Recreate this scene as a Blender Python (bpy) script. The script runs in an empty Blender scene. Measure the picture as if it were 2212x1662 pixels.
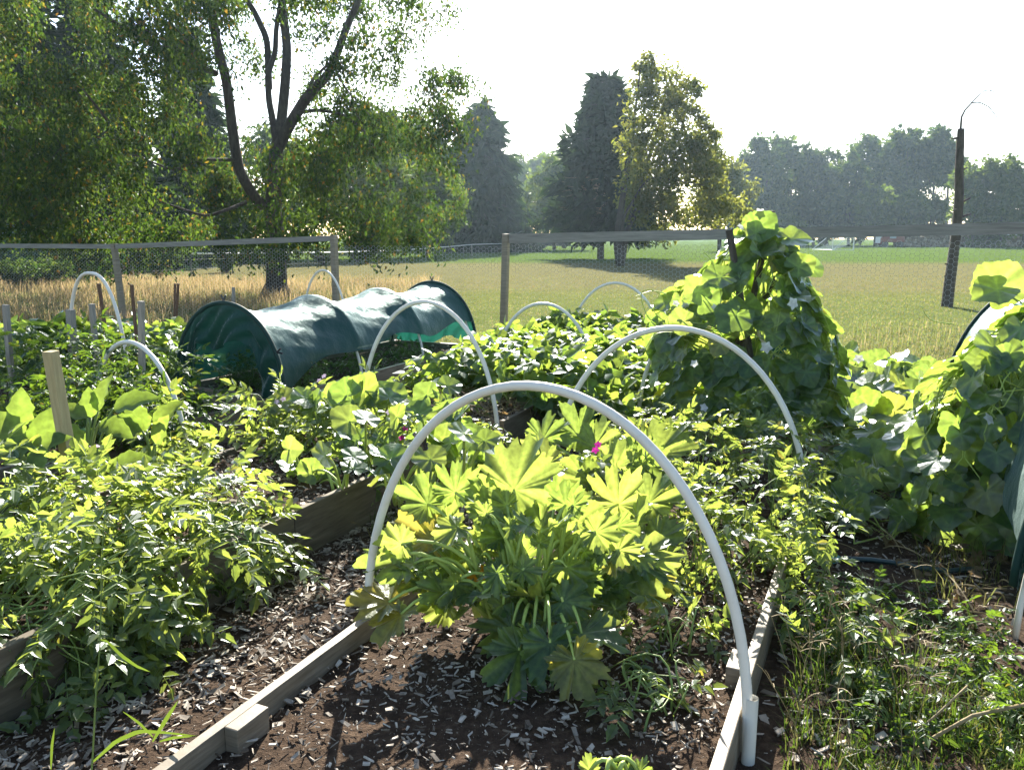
import bpy, math, random
import numpy as np
R = math.radians
random.seed(7)
rng = np.random.default_rng(11)
sc = bpy.context.scene
col = sc.collection

# ---------------------------------------------------------------- camera, world, sun, exposure
CAM_H = 1.65
F, CX, CY = 1728.0, 1106.0, 831.0            # focal length and centre in a 2212 px wide view
PITCH = math.atan((CY - 510) / F)
HAZE = .00028
SUN_EL, SUN_AZ = 30.0, 2.0                   # azimuth measured to the right of straight ahead
cd = bpy.data.cameras.new("camera")
cam = bpy.data.objects.new("camera", cd)
col.objects.link(cam)
cd.sensor_width = 36.0
cd.lens = 36.0 * F / 2212.0
cd.clip_start, cd.clip_end = 0.05, 3000
cam.location = (0, 0, CAM_H)
cam.rotation_euler = (math.pi / 2 - PITCH, 0, 0)
sc.camera = cam

world = bpy.data.worlds.new("World")
sc.world = world
world.use_nodes = True
wn, wl = world.node_tree.nodes, world.node_tree.links
wn.clear()
sky = wn.new("ShaderNodeTexSky")
sky.sky_type = 'NISHITA'
sky.sun_disc = False
sky.sun_elevation = R(SUN_EL)
sky.sun_rotation = R(SUN_AZ)
sky.air_density, sky.dust_density, sky.ozone_density = 1.0, .7, 1.0
bg = wn.new("ShaderNodeBackground")
bg.inputs[1].default_value = 0.075
wo = wn.new("ShaderNodeOutputWorld")
wl.new(sky.outputs[0], bg.inputs[0])
wl.new(bg.outputs[0], wo.inputs[0])

sl = bpy.data.lights.new("sun", 'SUN')
sl.energy, sl.angle, sl.color = 5.0, R(0.5), (1.0, 0.93, 0.80)
sun = bpy.data.objects.new("sun", sl)
col.objects.link(sun)
sun.rotation_euler = (-(math.pi / 2 - R(SUN_EL)), 0, -R(SUN_AZ))
sun.location = (3, 60, 40)
sc.view_settings.view_transform = 'Standard'
sc.view_settings.look = 'None'
sc.view_settings.exposure = 2.05
sc.view_settings.gamma = 1.0
sc.cycles.use_denoising = True
sc.cycles.max_bounces = 8
sc.cycles.transmission_bounces = 5
sc.cycles.diffuse_bounces = 4
sc.cycles.volume_bounces = 1
sc.cycles.transparent_max_bounces = 8

# ---------------------------------------------------------------- helpers
PC, PS = math.cos(PITCH), math.sin(PITCH)
def at(x, y, Y):
    """world point that lies Y metres ahead, on the sight line of view pixel x, y"""
    u, v = (x - CX) / F, (CY - y) / F
    r = (u, PC + v * PS, -PS + v * PC)
    t = Y / r[1]
    return np.array((r[0] * t, Y, CAM_H + r[2] * t))
def gz(x, y, z=0.0):
    u, v = (x - CX) / F, (CY - y) / F
    r = (u, PC + v * PS, -PS + v * PC)
    t = (z - CAM_H) / r[2]
    return np.array((r[0] * t, r[1] * t, z))
BA = R(24.6)
DV = np.array((math.sin(BA), math.cos(BA), 0))     # along the beds
WV = np.array((DV[1], -DV[0], 0))                  # across the beds
OB = np.array((-1.1, 3.86, 0))
UP = np.array((0, 0, 1.0))
def bed(u, t, z=0.0):
    return OB + WV * u + DV * t + UP * z
def nrm(v):
    v = np.asarray(v, float)
    return v / (np.linalg.norm(v, axis=-1, keepdims=True) + 1e-9)

class MB:
    def __init__(s):
        s.v, s.f, s.n, s.a, s.mi = [], [], 0, [], []
    def add(s, v, f, a=None, mi=0):
        v = np.asarray(v, float).reshape(-1, 3)
        s.v.append(v)
        s.a.append(np.zeros(len(v)) if a is None else np.asarray(a, float))
        for q in f:
            s.f.append(tuple(i + s.n for i in q))
            s.mi.append(mi)
        s.n += len(v)
    def scatter(s, tv, tf, M, T, ta=None, mi=0):
        """tv (n,3) template, M (k,3,3) columns are axes, T (k,3)"""
        k, n = len(M), len(tv)
        if k == 0: return
        v = np.einsum('kij,nj->kni', M, tv) + T[:, None, :]
        s.v.append(v.reshape(-1, 3))
        s.a.append(np.tile(np.zeros(n) if ta is None else ta, k))
        base = s.n + np.arange(k) * n
        for q in tf:
            arr = (base[:, None] + np.array(q)[None, :]).tolist()
            s.f.extend(arr)
            s.mi.extend([mi] * k)
        s.n += k * n
    def box(s, c, ex, ey, ez):
        """centre and three half-extent vectors"""
        c, ex, ey, ez = map(lambda q: np.asarray(q, float), (c, ex, ey, ez))
        v = [c + a * ex + b * ey + g * ez for g in (-1, 1) for b in (-1, 1) for a in (-1, 1)]
        s.add(v, [(0, 2, 3, 1), (4, 5, 7, 6), (0, 1, 5, 4), (2, 6, 7, 3), (0, 4, 6, 2), (1, 3, 7, 5)])
    def beam(s, p, q, wa, wb, up=(0, 0, 1)):
        """square-cut bar from p to q, wa across and wb along up"""
        p, q = np.asarray(p, float), np.asarray(q, float)
        d = nrm(q - p); x = np.cross(d, up)
        if np.linalg.norm(x) < 1e-3: x = np.cross(d, (0.3, 1, 0))
        x = nrm(x); z = np.cross(x, d)
        s.box((p + q) / 2, (q - p) / 2, x * wa / 2, z * wb / 2)
    def tube(s, pts, r, n=6, cap=True):
        pts = np.asarray(pts, float); m = len(pts)
        r = np.full(m, r, float) if np.isscalar(r) else np.asarray(r, float)
        tg = np.gradient(pts, axis=0); tg = nrm(tg)
        x = np.cross(tg[0], (0.13, 0.31, 0.94))
        if np.linalg.norm(x) < 0.05: x = np.cross(tg[0], (1, 0, 0))
        x = nrm(x); V = []
        an = np.arange(n) * 2 * math.pi / n
        for i in range(m):
            x = nrm(x - tg[i] * np.dot(x, tg[i])); y = np.cross(tg[i], x)
            V.append(pts[i] + r[i] * (np.cos(an)[:, None] * x + np.sin(an)[:, None] * y))
        fs = [(i * n + j, i * n + (j + 1) % n, (i + 1) * n + (j + 1) % n, (i + 1) * n + j) for i in range(m - 1) for j in range(n)]
        if cap:
            fs += [tuple(range(n - 1, -1, -1)), tuple((m - 1) * n + j for j in range(n))]
        s.add(np.concatenate(V), fs)
    def build(s, name, mat, parent=None, origin=None, smooth=False):
        me = bpy.data.meshes.new(name)
        v = np.concatenate(s.v)
        if parent is not None:
            o0 = np.array(root_loc(parent))
        elif origin is not None:
            o0 = np.array(origin, float)
        else:
            o0 = np.array(((v[:, 0].min() + v[:, 0].max()) / 2, (v[:, 1].min() + v[:, 1].max()) / 2, v[:, 2].min()))
        me.from_pydata((v - o0).tolist(), [], s.f)
        a = np.concatenate(s.a)
        if a.any():
            at_ = me.attributes.new("vein", 'FLOAT', 'POINT')
            at_.data.foreach_set("value", a.astype(np.float32))
        for m in (mat if isinstance(mat, (list, tuple)) else [mat]): me.materials.append(m)
        if any(s.mi): me.polygons.foreach_set("material_index", np.array(s.mi, np.int32))
        if smooth: me.polygons.foreach_set("use_smooth", np.ones(len(me.polygons), bool))
        me.update()
        ob = bpy.data.objects.new(name, me)
        col.objects.link(ob)
        if parent is not None: ob.parent = parent
        else: ob.location = o0
        return ob

def root_loc(o):
    l = np.array(o.location)
    while o.parent is not None:
        o = o.parent; l = l + np.array(o.location)
    return l
def tag(o, label=None, cat=None, group=None, kind=None):
    for k, x in (("label", label), ("category", cat), ("group", group), ("kind", kind)):
        if x: o[k] = x
    return o
def thing(name, label, cat, loc, group=None):
    o = bpy.data.objects.new(name, None)
    col.objects.link(o)
    o.location = tuple(float(q) for q in loc)
    o.empty_display_size = 0.1
    return tag(o, label, cat, group)
def copy_thing(o, loc):
    c = o.copy(); col.objects.link(c); c.location = tuple(loc)
    for ch in list(o.children):
        k = ch.copy(); col.objects.link(k); k.parent = c
        for g in list(ch.children):
            h = g.copy(); col.objects.link(h); h.parent = k
    return c

# ---------------------------------------------------------------- materials
def newmat(name):
    m = bpy.data.materials.new(name); m.use_nodes = True
    n = m.node_tree.nodes; n.clear()
    return m, n, m.node_tree.links
def ramp(n, stops):
    r = n.new("ShaderNodeValToRGB"); e = r.color_ramp.elements
    e[0].position, e[0].color = stops[0][0], (*stops[0][1], 1)
    e[1].position, e[1].color = stops[-1][0], (*stops[-1][1], 1)
    for p, c in stops[1:-1]:
        k = e.new(p); k.color = (*c, 1)
    return r
def leafmat(name, dif, tra, rough=0.42, gloss=0.55, mixf=0.5, vein=False, nscale=30):
    """dif and tra: colour stops picked per leaf"""
    m, n, l = newmat(name)
    g = n.new("ShaderNodeNewGeometry")
    rd, rt = ramp(n, dif), ramp(n, tra)
    l.new(g.outputs["Random Per Island"], rd.inputs[0]); l.new(g.outputs["Random Per Island"], rt.inputs[0])
    tc = n.new("ShaderNodeTexCoord"); no = n.new("ShaderNodeTexNoise")
    no.inputs["Scale"].default_value = nscale; no.inputs["Detail"].default_value = 3
    l.new(tc.outputs["Object"], no.inputs["Vector"])
    mr = n.new("ShaderNodeMapRange"); mr.inputs[1].default_value, mr.inputs[2].default_value = 0.3, 0.7
    mr.inputs[3].default_value, mr.inputs[4].default_value = 0.72, 1.2
    l.new(no.outputs[0], mr.inputs[0])
    fac = mr.outputs[0]
    bump = None
    if vein:
        av = n.new("ShaderNodeAttribute"); av.attribute_name = "vein"
        vr = n.new("ShaderNodeMapRange"); vr.inputs[3].default_value, vr.inputs[4].default_value = 1.0, 1.45
        l.new(av.outputs["Fac"], vr.inputs[0])
        mu = n.new("ShaderNodeMath"); mu.operation = 'MULTIPLY'
        l.new(fac, mu.inputs[0]); l.new(vr.outputs[0], mu.inputs[1]); fac = mu.outputs[0]
        bump = n.new("ShaderNodeBump"); bump.inputs["Strength"].default_value = 0.5; bump.inputs["Distance"].default_value = 0.01
        l.new(no.outputs[0], bump.inputs["Height"])
    def tint(c):
        h = n.new("ShaderNodeHueSaturation"); l.new(fac, h.inputs["Value"]); l.new(c, h.inputs["Color"]); return h.outputs[0]
    d = n.new("ShaderNodeBsdfDiffuse"); t = n.new("ShaderNodeBsdfTranslucent"); gl = n.new("ShaderNodeBsdfGlossy")
    gl.inputs["Roughness"].default_value = rough; gl.inputs["Color"].default_value = (0.9, 0.95, 1, 1)
    l.new(tint(rd.outputs[0]), d.inputs["Color"]); l.new(tint(rt.outputs[0]), t.inputs["Color"])
    a = n.new("ShaderNodeMixShader"); a.inputs[0].default_value = mixf
    l.new(d.outputs[0], a.inputs[1]); l.new(t.outputs[0], a.inputs[2])
    fr = n.new("ShaderNodeFresnel")
    io = n.new("ShaderNodeMapRange"); io.inputs[3].default_value, io.inputs[4].default_value = 1.45, 1 / 1.45   # the same gloss on both faces of the blade
    l.new(g.outputs["Backfacing"], io.inputs[0]); l.new(io.outputs[0], fr.inputs["IOR"])
    fm = n.new("ShaderNodeMath"); fm.operation = 'MULTIPLY'; fm.inputs[1].default_value = gloss
    l.new(fr.outputs[0], fm.inputs[0])
    b = n.new("ShaderNodeMixShader"); l.new(fm.outputs[0], b.inputs[0])
    l.new(a.outputs[0], b.inputs[1]); l.new(gl.outputs[0], b.inputs[2])
    if bump:
        for q in (d, gl): l.new(bump.outputs[0], q.inputs["Normal"])
    o = n.new("ShaderNodeOutputMaterial"); l.new(b.outputs[0], o.inputs[0])
    return m
def surf(name, stops, scale=(8, 8, 8), rough=0.8, bump=0.3, detail=5, dist=0.02, island=False, spec=0.3, trans=None):
    m, n, l = newmat(name)
    tc = n.new("ShaderNodeTexCoord"); mp = n.new("ShaderNodeMapping"); mp.inputs["Scale"].default_value = scale
    no = n.new("ShaderNodeTexNoise"); no.inputs["Scale"].default_value = 1; no.inputs["Detail"].default_value = detail; no.inputs["Roughness"].default_value = 0.65
    l.new(tc.outputs["Object"], mp.inputs[0]); l.new(mp.outputs[0], no.inputs["Vector"])
    rp = ramp(n, stops)
    if island:
        g = n.new("ShaderNodeNewGeometry"); mx = n.new("ShaderNodeMix"); mx.inputs[0].default_value = 0.35
        l.new(g.outputs["Random Per Island"], mx.inputs[2]); l.new(no.outputs[0], mx.inputs[3]); l.new(mx.outputs[0], rp.inputs[0])
    else:
        l.new(no.outputs[0], rp.inputs[0])
    b = n.new("ShaderNodeBsdfPrincipled"); l.new(rp.outputs[0], b.inputs["Base Color"])
    b.inputs["Roughness"].default_value = rough; b.inputs["Specular IOR Level"].default_value = spec
    if bump:
        bp = n.new("ShaderNodeBump"); bp.inputs["Strength"].default_value = bump; bp.inputs["Distance"].default_value = dist
        l.new(no.outputs[0], bp.inputs["Height"]); l.new(bp.outputs[0], b.inputs["Normal"])
    o = n.new("ShaderNodeOutputMaterial"); l.new(b.outputs[0], o.inputs[0])
    return m

M = {}
G1 = [(0, (.035, .085, .012)), (.5, (.05, .11, .016)), (1, (.075, .13, .02))]
T1 = [(0, (.16, .30, .015)), (.5, (.24, .36, .02)), (1, (.34, .42, .03))]
M['squash'] = leafmat('squash_leaf', [(0, (.03, .07, .018)), (.85, (.05, .10, .022)), (1, (.10, .12, .02))], [(0, (.28, .40, .06)), (.93, (.44, .52, .09)), (1, (.54, .46, .07))], vein=True, gloss=.9, rough=.42, nscale=45)
M['gourd'] = leafmat('gourd_leaf', [(0, (.025, .065, .018)), (.96, (.045, .10, .025)), (1, (.10, .11, .02))], [(0, (.30, .46, .06)), (.97, (.45, .56, .09)), (1, (.55, .5, .07))], vein=True, gloss=1.2, rough=.4, nscale=25)
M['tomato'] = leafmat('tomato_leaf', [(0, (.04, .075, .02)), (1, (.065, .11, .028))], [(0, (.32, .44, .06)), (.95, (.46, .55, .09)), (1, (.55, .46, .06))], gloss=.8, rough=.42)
M['tomato_shaded'] = leafmat('shaded_tomato_leaf', [(0, (.025, .055, .016)), (1, (.05, .09, .022))], [(0, (.12, .22, .02)), (.95, (.18, .28, .02)), (1, (.40, .33, .03))], gloss=.5, rough=.45)  # darker copy of the tomato leaf, shade put into its colours
M['bean'] = leafmat('bean_leaf', [(0, (.025, .07, .016)), (1, (.045, .10, .02))], [(0, (.26, .42, .05)), (1, (.42, .52, .07))], gloss=.6, rough=.4)
M['egg'] = leafmat('eggplant_leaf', [(0, (.045, .09, .03)), (1, (.06, .11, .035))], [(0, (.28, .42, .05)), (1, (.38, .5, .07))], gloss=.5, rough=.5, vein=True)
M['herb'] = leafmat('herb_leaf', [(0, (.02, .06, .012)), (1, (.04, .09, .016))], [(0, (.10, .2, .015)), (1, (.18, .28, .02))])
M['big_tree'] = leafmat('big_tree_leaf', [(0, (.014, .034, .013)), (.93, (.026, .052, .016)), (.98, (.08, .07, .012)), (1, (.16, .07, .015))], [(0, (.03, .08, .01)), (.9, (.13, .20, .02)), (.97, (.25, .21, .02)), (1, (.30, .17, .03))], gloss=.12, rough=.5, nscale=3)
M['mid_tree'] = leafmat('field_tree_leaf', [(0, (.03, .06, .014)), (1, (.06, .09, .02))], [(0, (.10, .17, .02)), (1, (.20, .26, .035))], gloss=.08, nscale=1)
M['yellow_tree'] = leafmat('yellowing_leaf', [(0, (.04, .065, .018)), (1, (.08, .09, .025))], [(0, (.19, .24, .03)), (1, (.34, .34, .05))], gloss=.08, nscale=1)
M['far_tree'] = leafmat('far_tree_leaf', [(0, (.015, .035, .016)), (1, (.035, .06, .02))], [(0, (.04, .085, .016)), (.6, (.08, .13, .022)), (1, (.17, .22, .03))], gloss=.06, nscale=.6)
M['conifer'] = leafmat('conifer_needle', [(0, (.012, .03, .014)), (1, (.025, .045, .02))], [(0, (.02, .045, .012)), (1, (.04, .07, .016))], gloss=.05, nscale=1, mixf=.3)
M['grass'] = leafmat('grass_blade', [(0, (.03, .07, .012)), (.6, (.05, .085, .016)), (1, (.10, .085, .035))], [(0, (.08, .15, .015)), (.6, (.12, .18, .02)), (1, (.2, .17, .07))], gloss=.2, nscale=2)
M['field_grass'] = leafmat('field_grass_blade', [(0, (.05, .08, .018)), (.6, (.08, .095, .025)), (1, (.16, .12, .055))], [(0, (.17, .23, .05)), (.6, (.26, .26, .09)), (1, (.36, .28, .15))], gloss=.06, nscale=.5)
M['straw'] = leafmat('straw_grass_blade', [(0, (.16, .14, .06)), (.4, (.30, .22, .11)), (1, (.42, .31, .18))], [(0, (.2, .2, .06)), (.4, (.36, .27, .13)), (1, (.45, .33, .19))], gloss=.06, nscale=.5)  # straw made paler to stand in for sunlight the big tree blocks
M['dry_leaf'] = leafmat('dead_leaf', [(0, (.12, .08, .04)), (1, (.22, .16, .08))], [(0, (.12, .07, .03)), (1, (.22, .15, .06))], gloss=.3)
M['petal_white'] = leafmat('white_petal', [(0, (.7, .7, .68)), (1, (.8, .8, .78))], [(0, (.6, .6, .55)), (1, (.7, .7, .66))], gloss=.2)
M['petal_orange'] = leafmat('orange_petal', [(0, (.75, .28, .01)), (1, (.8, .36, .02))], [(0, (.8, .32, .01)), (1, (.8, .4, .02))], gloss=.2)
M['petal_magenta'] = leafmat('magenta_petal', [(0, (.5, .03, .3)), (1, (.6, .06, .38))], [(0, (.6, .03, .35)), (1, (.65, .06, .4))], gloss=.2)
M['petal_lilac'] = leafmat('lilac_petal', [(0, (.55, .45, .55)), (1, (.7, .62, .68))], [(0, (.5, .35, .5)), (1, (.6, .5, .6))], gloss=.2)
M['stem'] = surf('green_stem', [(.3, (.10, .17, .04)), (.7, (.20, .26, .07))], (20, 20, 20), .5, .1, spec=.4)
M['stem_pale'] = surf('pale_stem', [(.3, (.26, .36, .07)), (.7, (.40, .48, .12))], (20, 20, 20), .5, .1, spec=.4)
M['dry_stem'] = surf('straw_stem', [(.3, (.15, .11, .05)), (.7, (.28, .22, .11))], (20, 20, 20), .7, .1)
M['bark'] = surf('bark', [(.3, (.022, .018, .014)), (.7, (.065, .054, .042))], (14, 14, 3), .9, .8, dist=.04)
M['bark_red'] = surf('peeled_bark', [(.3, (.035, .03, .026)), (.7, (.10, .085, .072))], (12, 12, 4), .85, .7, dist=.03)
M['plank'] = surf('weathered_plank', [(.3, (.12, .095, .065)), (.55, (.20, .165, .12)), (.75, (.28, .24, .19))], (5, 5, 60), .5, .35, dist=.006, spec=.5)
M['plank_dark'] = surf('stained_plank', [(.3, (.07, .055, .04)), (.55, (.12, .10, .07)), (.75, (.18, .15, .11))], (4, 4, 40), .8, .35, dist=.006)
M['rail'] = surf('grey_rail', [(.3, (.16, .15, .135)), (.7, (.28, .265, .24))], (3, 3, 40), .85, .35, dist=.006)
M['new_wood'] = surf('fresh_stake', [(.3, (.34, .26, .13)), (.7, (.48, .38, .21))], (60, 60, 4), .7, .2, dist=.004)
M['grey_wood'] = surf('grey_stake', [(.3, (.20, .18, .15)), (.7, (.34, .31, .27))], (60, 60, 5), .8, .3, dist=.004)
M['brown_wood'] = surf('brown_stake', [(.3, (.09, .05, .03)), (.7, (.17, .10, .065))], (60, 60, 5), .8, .3, dist=.004)
M['pvc'] = surf('pvc_pipe', [(.25, (.56, .51, .43)), (.42, (.70, .66, .58)), (.7, (.78, .74, .66))], (7, 7, 7), .45, .08, spec=.45)
M['pvc_sleeve'] = surf('pvc_sleeve', [(.3, (.55, .54, .48)), (.7, (.66, .64, .58))], (3, 3, 3), .45, .03, spec=.5)
M['clip'] = surf('black_clip', [(.3, (.015, .015, .016)), (.7, (.03, .03, .032))], (30, 30, 30), .4, .05, spec=.5)
M['soil'] = surf('garden_soil', [(.25, (.022, .013, .008)), (.55, (.058, .036, .022)), (.8, (.125, .085, .055))], (28, 28, 28), .95, .9, detail=9, dist=.03, spec=.15)
M['chip'] = surf('wood_chip', [(.12, (.05, .034, .022)), (.34, (.14, .11, .08)), (.56, (.27, .225, .175)), (.88, (.48, .43, .36))], (30, 30, 30), .6, .3, island=True, dist=.004, spec=.3)
M['wire'] = surf('galvanised_wire', [(.3, (.42, .43, .44)), (.7, (.55, .56, .57))], (9, 9, 9), .45, 0, spec=.6)
M['rope'] = surf('white_rope', [(.3, (.75, .75, .74)), (.7, (.8, .8, .8))], (9, 9, 9), .6, 0)
M['steel'] = surf('steel_post', [(.3, (.06, .07, .06)), (.7, (.12, .13, .12))], (9, 9, 9), .7, .1)
M['hem'] = surf('dark_green_hem', [(.3, (.006, .03, .025)), (.7, (.01, .045, .035))], (30, 30, 30), .7, .1)
M['hose'] = surf('dark_hose', [(.3, (.01, .03, .03)), (.7, (.02, .05, .05))], (30, 30, 30), .4, .05, spec=.5)
M['teal'] = surf('teal_fitting', [(.3, (.02, .22, .26)), (.7, (.03, .28, .32))], (30, 30, 30), .4, 0, spec=.5)
M['green_tomato'] = surf('green_tomato', [(.3, (.10, .19, .04)), (.7, (.16, .26, .07))], (20, 20, 20), .25, 0, spec=.5)
M['orange_tomato'] = surf('orange_tomato', [(.3, (.6, .18, .01)), (.7, (.7, .28, .02))], (20, 20, 20), .25, 0, spec=.5)
M['red_paint'] = surf('faded_red_paint', [(.3, (.16, .03, .02)), (.7, (.24, .06, .04))], (2, 2, 2), .5, 0)
M['dark_metal'] = surf('dark_metal', [(.3, (.02, .02, .022)), (.7, (.05, .05, .05))], (3, 3, 3), .5, 0)
M['white_paint'] = surf('white_paint', [(.3, (.68, .68, .66)), (.7, (.78, .78, .76))], (3, 3, 3), .5, 0)
M['grey_paint'] = surf('grey_paint', [(.3, (.30, .32, .34)), (.7, (.38, .40, .42))], (2, 2, 2), .5, 0)
M['blue_paint'] = surf('blue_grey_cladding', [(.3, (.25, .33, .42)), (.7, (.32, .40, .48))], (2, 2, 2), .6, 0)
M['drum'] = surf('dark_blue_plastic', [(.3, (.015, .025, .05)), (.7, (.03, .045, .08))], (3, 3, 3), .5, 0)
M['glass'] = surf('dark_glass', [(.3, (.05, .06, .07)), (.7, (.08, .09, .10))], (3, 3, 3), .1, 0, spec=.6)
M['log'] = surf('split_log', [(.15, (.08, .055, .035)), (.5, (.20, .15, .10)), (.85, (.42, .36, .29))], (4, 4, 4), .85, .3, island=True)

def clothmat(name, c, t, opac):
    """woven shade cloth: threads with small gaps, glossy tape yarn"""
    m, n, l = newmat(name)
    tc = n.new("ShaderNodeTexCoord"); no = n.new("ShaderNodeTexNoise"); no.inputs["Scale"].default_value = 5; no.inputs["Detail"].default_value = 4
    mp = n.new("ShaderNodeMapping"); mp.inputs["Scale"].default_value = (1, 1, 1)
    l.new(tc.outputs["Object"], mp.inputs[0]); l.new(mp.outputs[0], no.inputs["Vector"])
    w1 = n.new("ShaderNodeTexNoise"); w1.inputs["Scale"].default_value = 160; w1.inputs["Detail"].default_value = 2
    l.new(tc.outputs["Object"], w1.inputs["Vector"])
    d = n.new("ShaderNodeBsdfDiffuse"); d.inputs["Color"].default_value = (*c, 1)
    t_ = n.new("ShaderNodeBsdfTranslucent"); t_.inputs["Color"].default_value = (*t, 1)
    g = n.new("ShaderNodeBsdfGlossy"); g.inputs["Roughness"].default_value = .45; g.inputs["Color"].default_value = (.75, .9, .92, 1)
    bp = n.new("ShaderNodeBump"); bp.inputs["Strength"].default_value = .8; bp.inputs["Distance"].default_value = .03
    l.new(no.outputs[0], bp.inputs["Height"])
    b2 = n.new("ShaderNodeBump"); b2.inputs["Strength"].default_value = .5; b2.inputs["Distance"].default_value = .004
    l.new(w1.outputs[0], b2.inputs["Height"]); l.new(bp.outputs[0], b2.inputs["Normal"])
    for q in (d, g): l.new(b2.outputs[0], q.inputs["Normal"])
    a = n.new("ShaderNodeMixShader"); a.inputs[0].default_value = .55; l.new(d.outputs[0], a.inputs[1]); l.new(t_.outputs[0], a.inputs[2])
    fr = n.new("ShaderNodeFresnel"); gg = n.new("ShaderNodeNewGeometry"); io = n.new("ShaderNodeMapRange"); io.inputs[3].default_value, io.inputs[4].default_value = 1.5, 1 / 1.5
    l.new(gg.outputs["Backfacing"], io.inputs[0]); l.new(io.outputs[0], fr.inputs["IOR"]); l.new(b2.outputs[0], fr.inputs["Normal"])
    fm = n.new("ShaderNodeMath"); fm.operation = 'MULTIPLY'; fm.inputs[1].default_value = .62; l.new(fr.outputs[0], fm.inputs[0])
    b = n.new("ShaderNodeMixShader"); l.new(fm.outputs[0], b.inputs[0]); l.new(a.outputs[0], b.inputs[1]); l.new(g.outputs[0], b.inputs[2])
    tr = n.new("ShaderNodeBsdfTransparent"); tr.inputs["Color"].default_value = (.6, .9, .85, 1)
    x = n.new("ShaderNodeMixShader"); x.inputs[0].default_value = opac; l.new(tr.outputs[0], x.inputs[1]); l.new(b.outputs[0], x.inputs[2])
    o = n.new("ShaderNodeOutputMaterial"); l.new(x.outputs[0], o.inputs[0])
    return m
M['cloth'] = clothmat('green_shade_cloth', (.009, .062, .05), (.007, .07, .052), .96)
M['net'] = clothmat('white_net', (.5, .5, .48), (.25, .25, .25), .12)
M['canopy'] = clothmat('green_tarp', (.03, .09, .07), (.02, .07, .05), .99)

def fieldmat():
    m, n, l = newmat('field_turf')
    g = n.new("ShaderNodeNewGeometry"); sp = n.new("ShaderNodeSeparateXYZ"); l.new(g.outputs["Position"], sp.inputs[0])
    n1 = n.new("ShaderNodeTexNoise"); n1.inputs["Scale"].default_value = .09; n1.inputs["Detail"].default_value = 4; l.new(g.outputs["Position"], n1.inputs["Vector"])
    n2 = n.new("ShaderNodeTexNoise"); n2.inputs["Scale"].default_value = 2.2; n2.inputs["Detail"].default_value = 6; n2.inputs["Roughness"].default_value = .75; l.new(g.outputs["Position"], n2.inputs["Vector"])
    n3 = n.new("ShaderNodeTexNoise"); n3.inputs["Scale"].default_value = 14; n3.inputs["Detail"].default_value = 4; l.new(g.outputs["Position"], n3.inputs["Vector"])
    # distance bands across the field: unmown strip near, green strip, brown seeding strip, mown far part
    yb = n.new("ShaderNodeMath"); yb.operation = 'ADD'
    wob = n.new("ShaderNodeMath"); wob.operation = 'MULTIPLY_ADD'; wob.inputs[1].default_value = 9; wob.inputs[2].default_value = -4.5; l.new(n1.outputs[0], wob.inputs[0])
    l.new(sp.outputs["Y"], yb.inputs[0]); l.new(wob.outputs[0], yb.inputs[1])
    sc_ = n.new("ShaderNodeMath"); sc_.operation = 'DIVIDE'; sc_.inputs[1].default_value = 160; l.new(yb.outputs[0], sc_.inputs[0])
    straw, gr, brn, mow = (.17, .15, .07), (.12, .14, .048), (.15, .135, .07), (.085, .125, .032)
    rp = ramp(n, [(0, straw), (.07, (.15, .15, .06)), (.10, gr), (.14, (.13, .14, .05)), (.165, brn), (.30, brn), (.345, mow), (.6, mow), (1, (.085, .125, .034))])
    l.new(sc_.outputs[0], rp.inputs[0])
    mx = n.new("ShaderNodeMix"); mx.data_type = 'RGBA'; mx.blend_type = 'MULTIPLY'; mx.inputs[0].default_value = 1
    r2 = ramp(n, [(.28, (.55, .62, .5)), (.5, (.95, 1, .9)), (.75, (1.25, 1.15, 1.1))]); l.new(n2.outputs[0], r2.inputs[0])
    l.new(rp.outputs[0], mx.inputs[6]); l.new(r2.outputs[0], mx.inputs[7])
    mx2 = n.new("ShaderNodeMix"); mx2.data_type = 'RGBA'; mx2.blend_type = 'MULTIPLY'; mx2.inputs[0].default_value = .8
    r3 = ramp(n, [(.3, (.6, .65, .6)), (.7, (1.25, 1.2, 1.2))]); l.new(n3.outputs[0], r3.inputs[0])
    l.new(mx.outputs[2], mx2.inputs[6]); l.new(r3.outputs[0], mx2.inputs[7])
    b = n.new("ShaderNodeBsdfPrincipled"); b.inputs["Roughness"].default_value = .95; b.inputs["Specular IOR Level"].default_value = 0
    l.new(mx2.outputs[2], b.inputs["Base Color"])
    bp = n.new("ShaderNodeBump"); bp.inputs["Strength"].default_value = .5; bp.inputs["Distance"].default_value = .08; l.new(n3.outputs[0], bp.inputs["Height"]); l.new(bp.outputs[0], b.inputs["Normal"])
    o = n.new("ShaderNodeOutputMaterial"); l.new(b.outputs[0], o.inputs[0])
    return m
M['field'] = fieldmat()
#PART2
# ---------------------------------------------------------------- ground
mb = MB()
xs = np.concatenate([np.linspace(-420, -60, 8), np.linspace(-50, 50, 41), np.linspace(60, 420, 8)])
ys = np.concatenate([np.linspace(-40, 60, 41), np.linspace(75, 430, 12)])
X, Y = np.meshgrid(xs, ys)
nx = len(xs)
mb.add(np.stack([X.ravel(), Y.ravel(), np.zeros(X.size)], 1), [(j * nx + i, j * nx + i + 1, (j + 1) * nx + i + 1, (j + 1) * nx + i) for j in range(len(ys) - 1) for i in range(nx - 1)])
tag(mb.build('field_ground', M['field'], origin=(0, 0, 0)), kind='structure')

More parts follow.
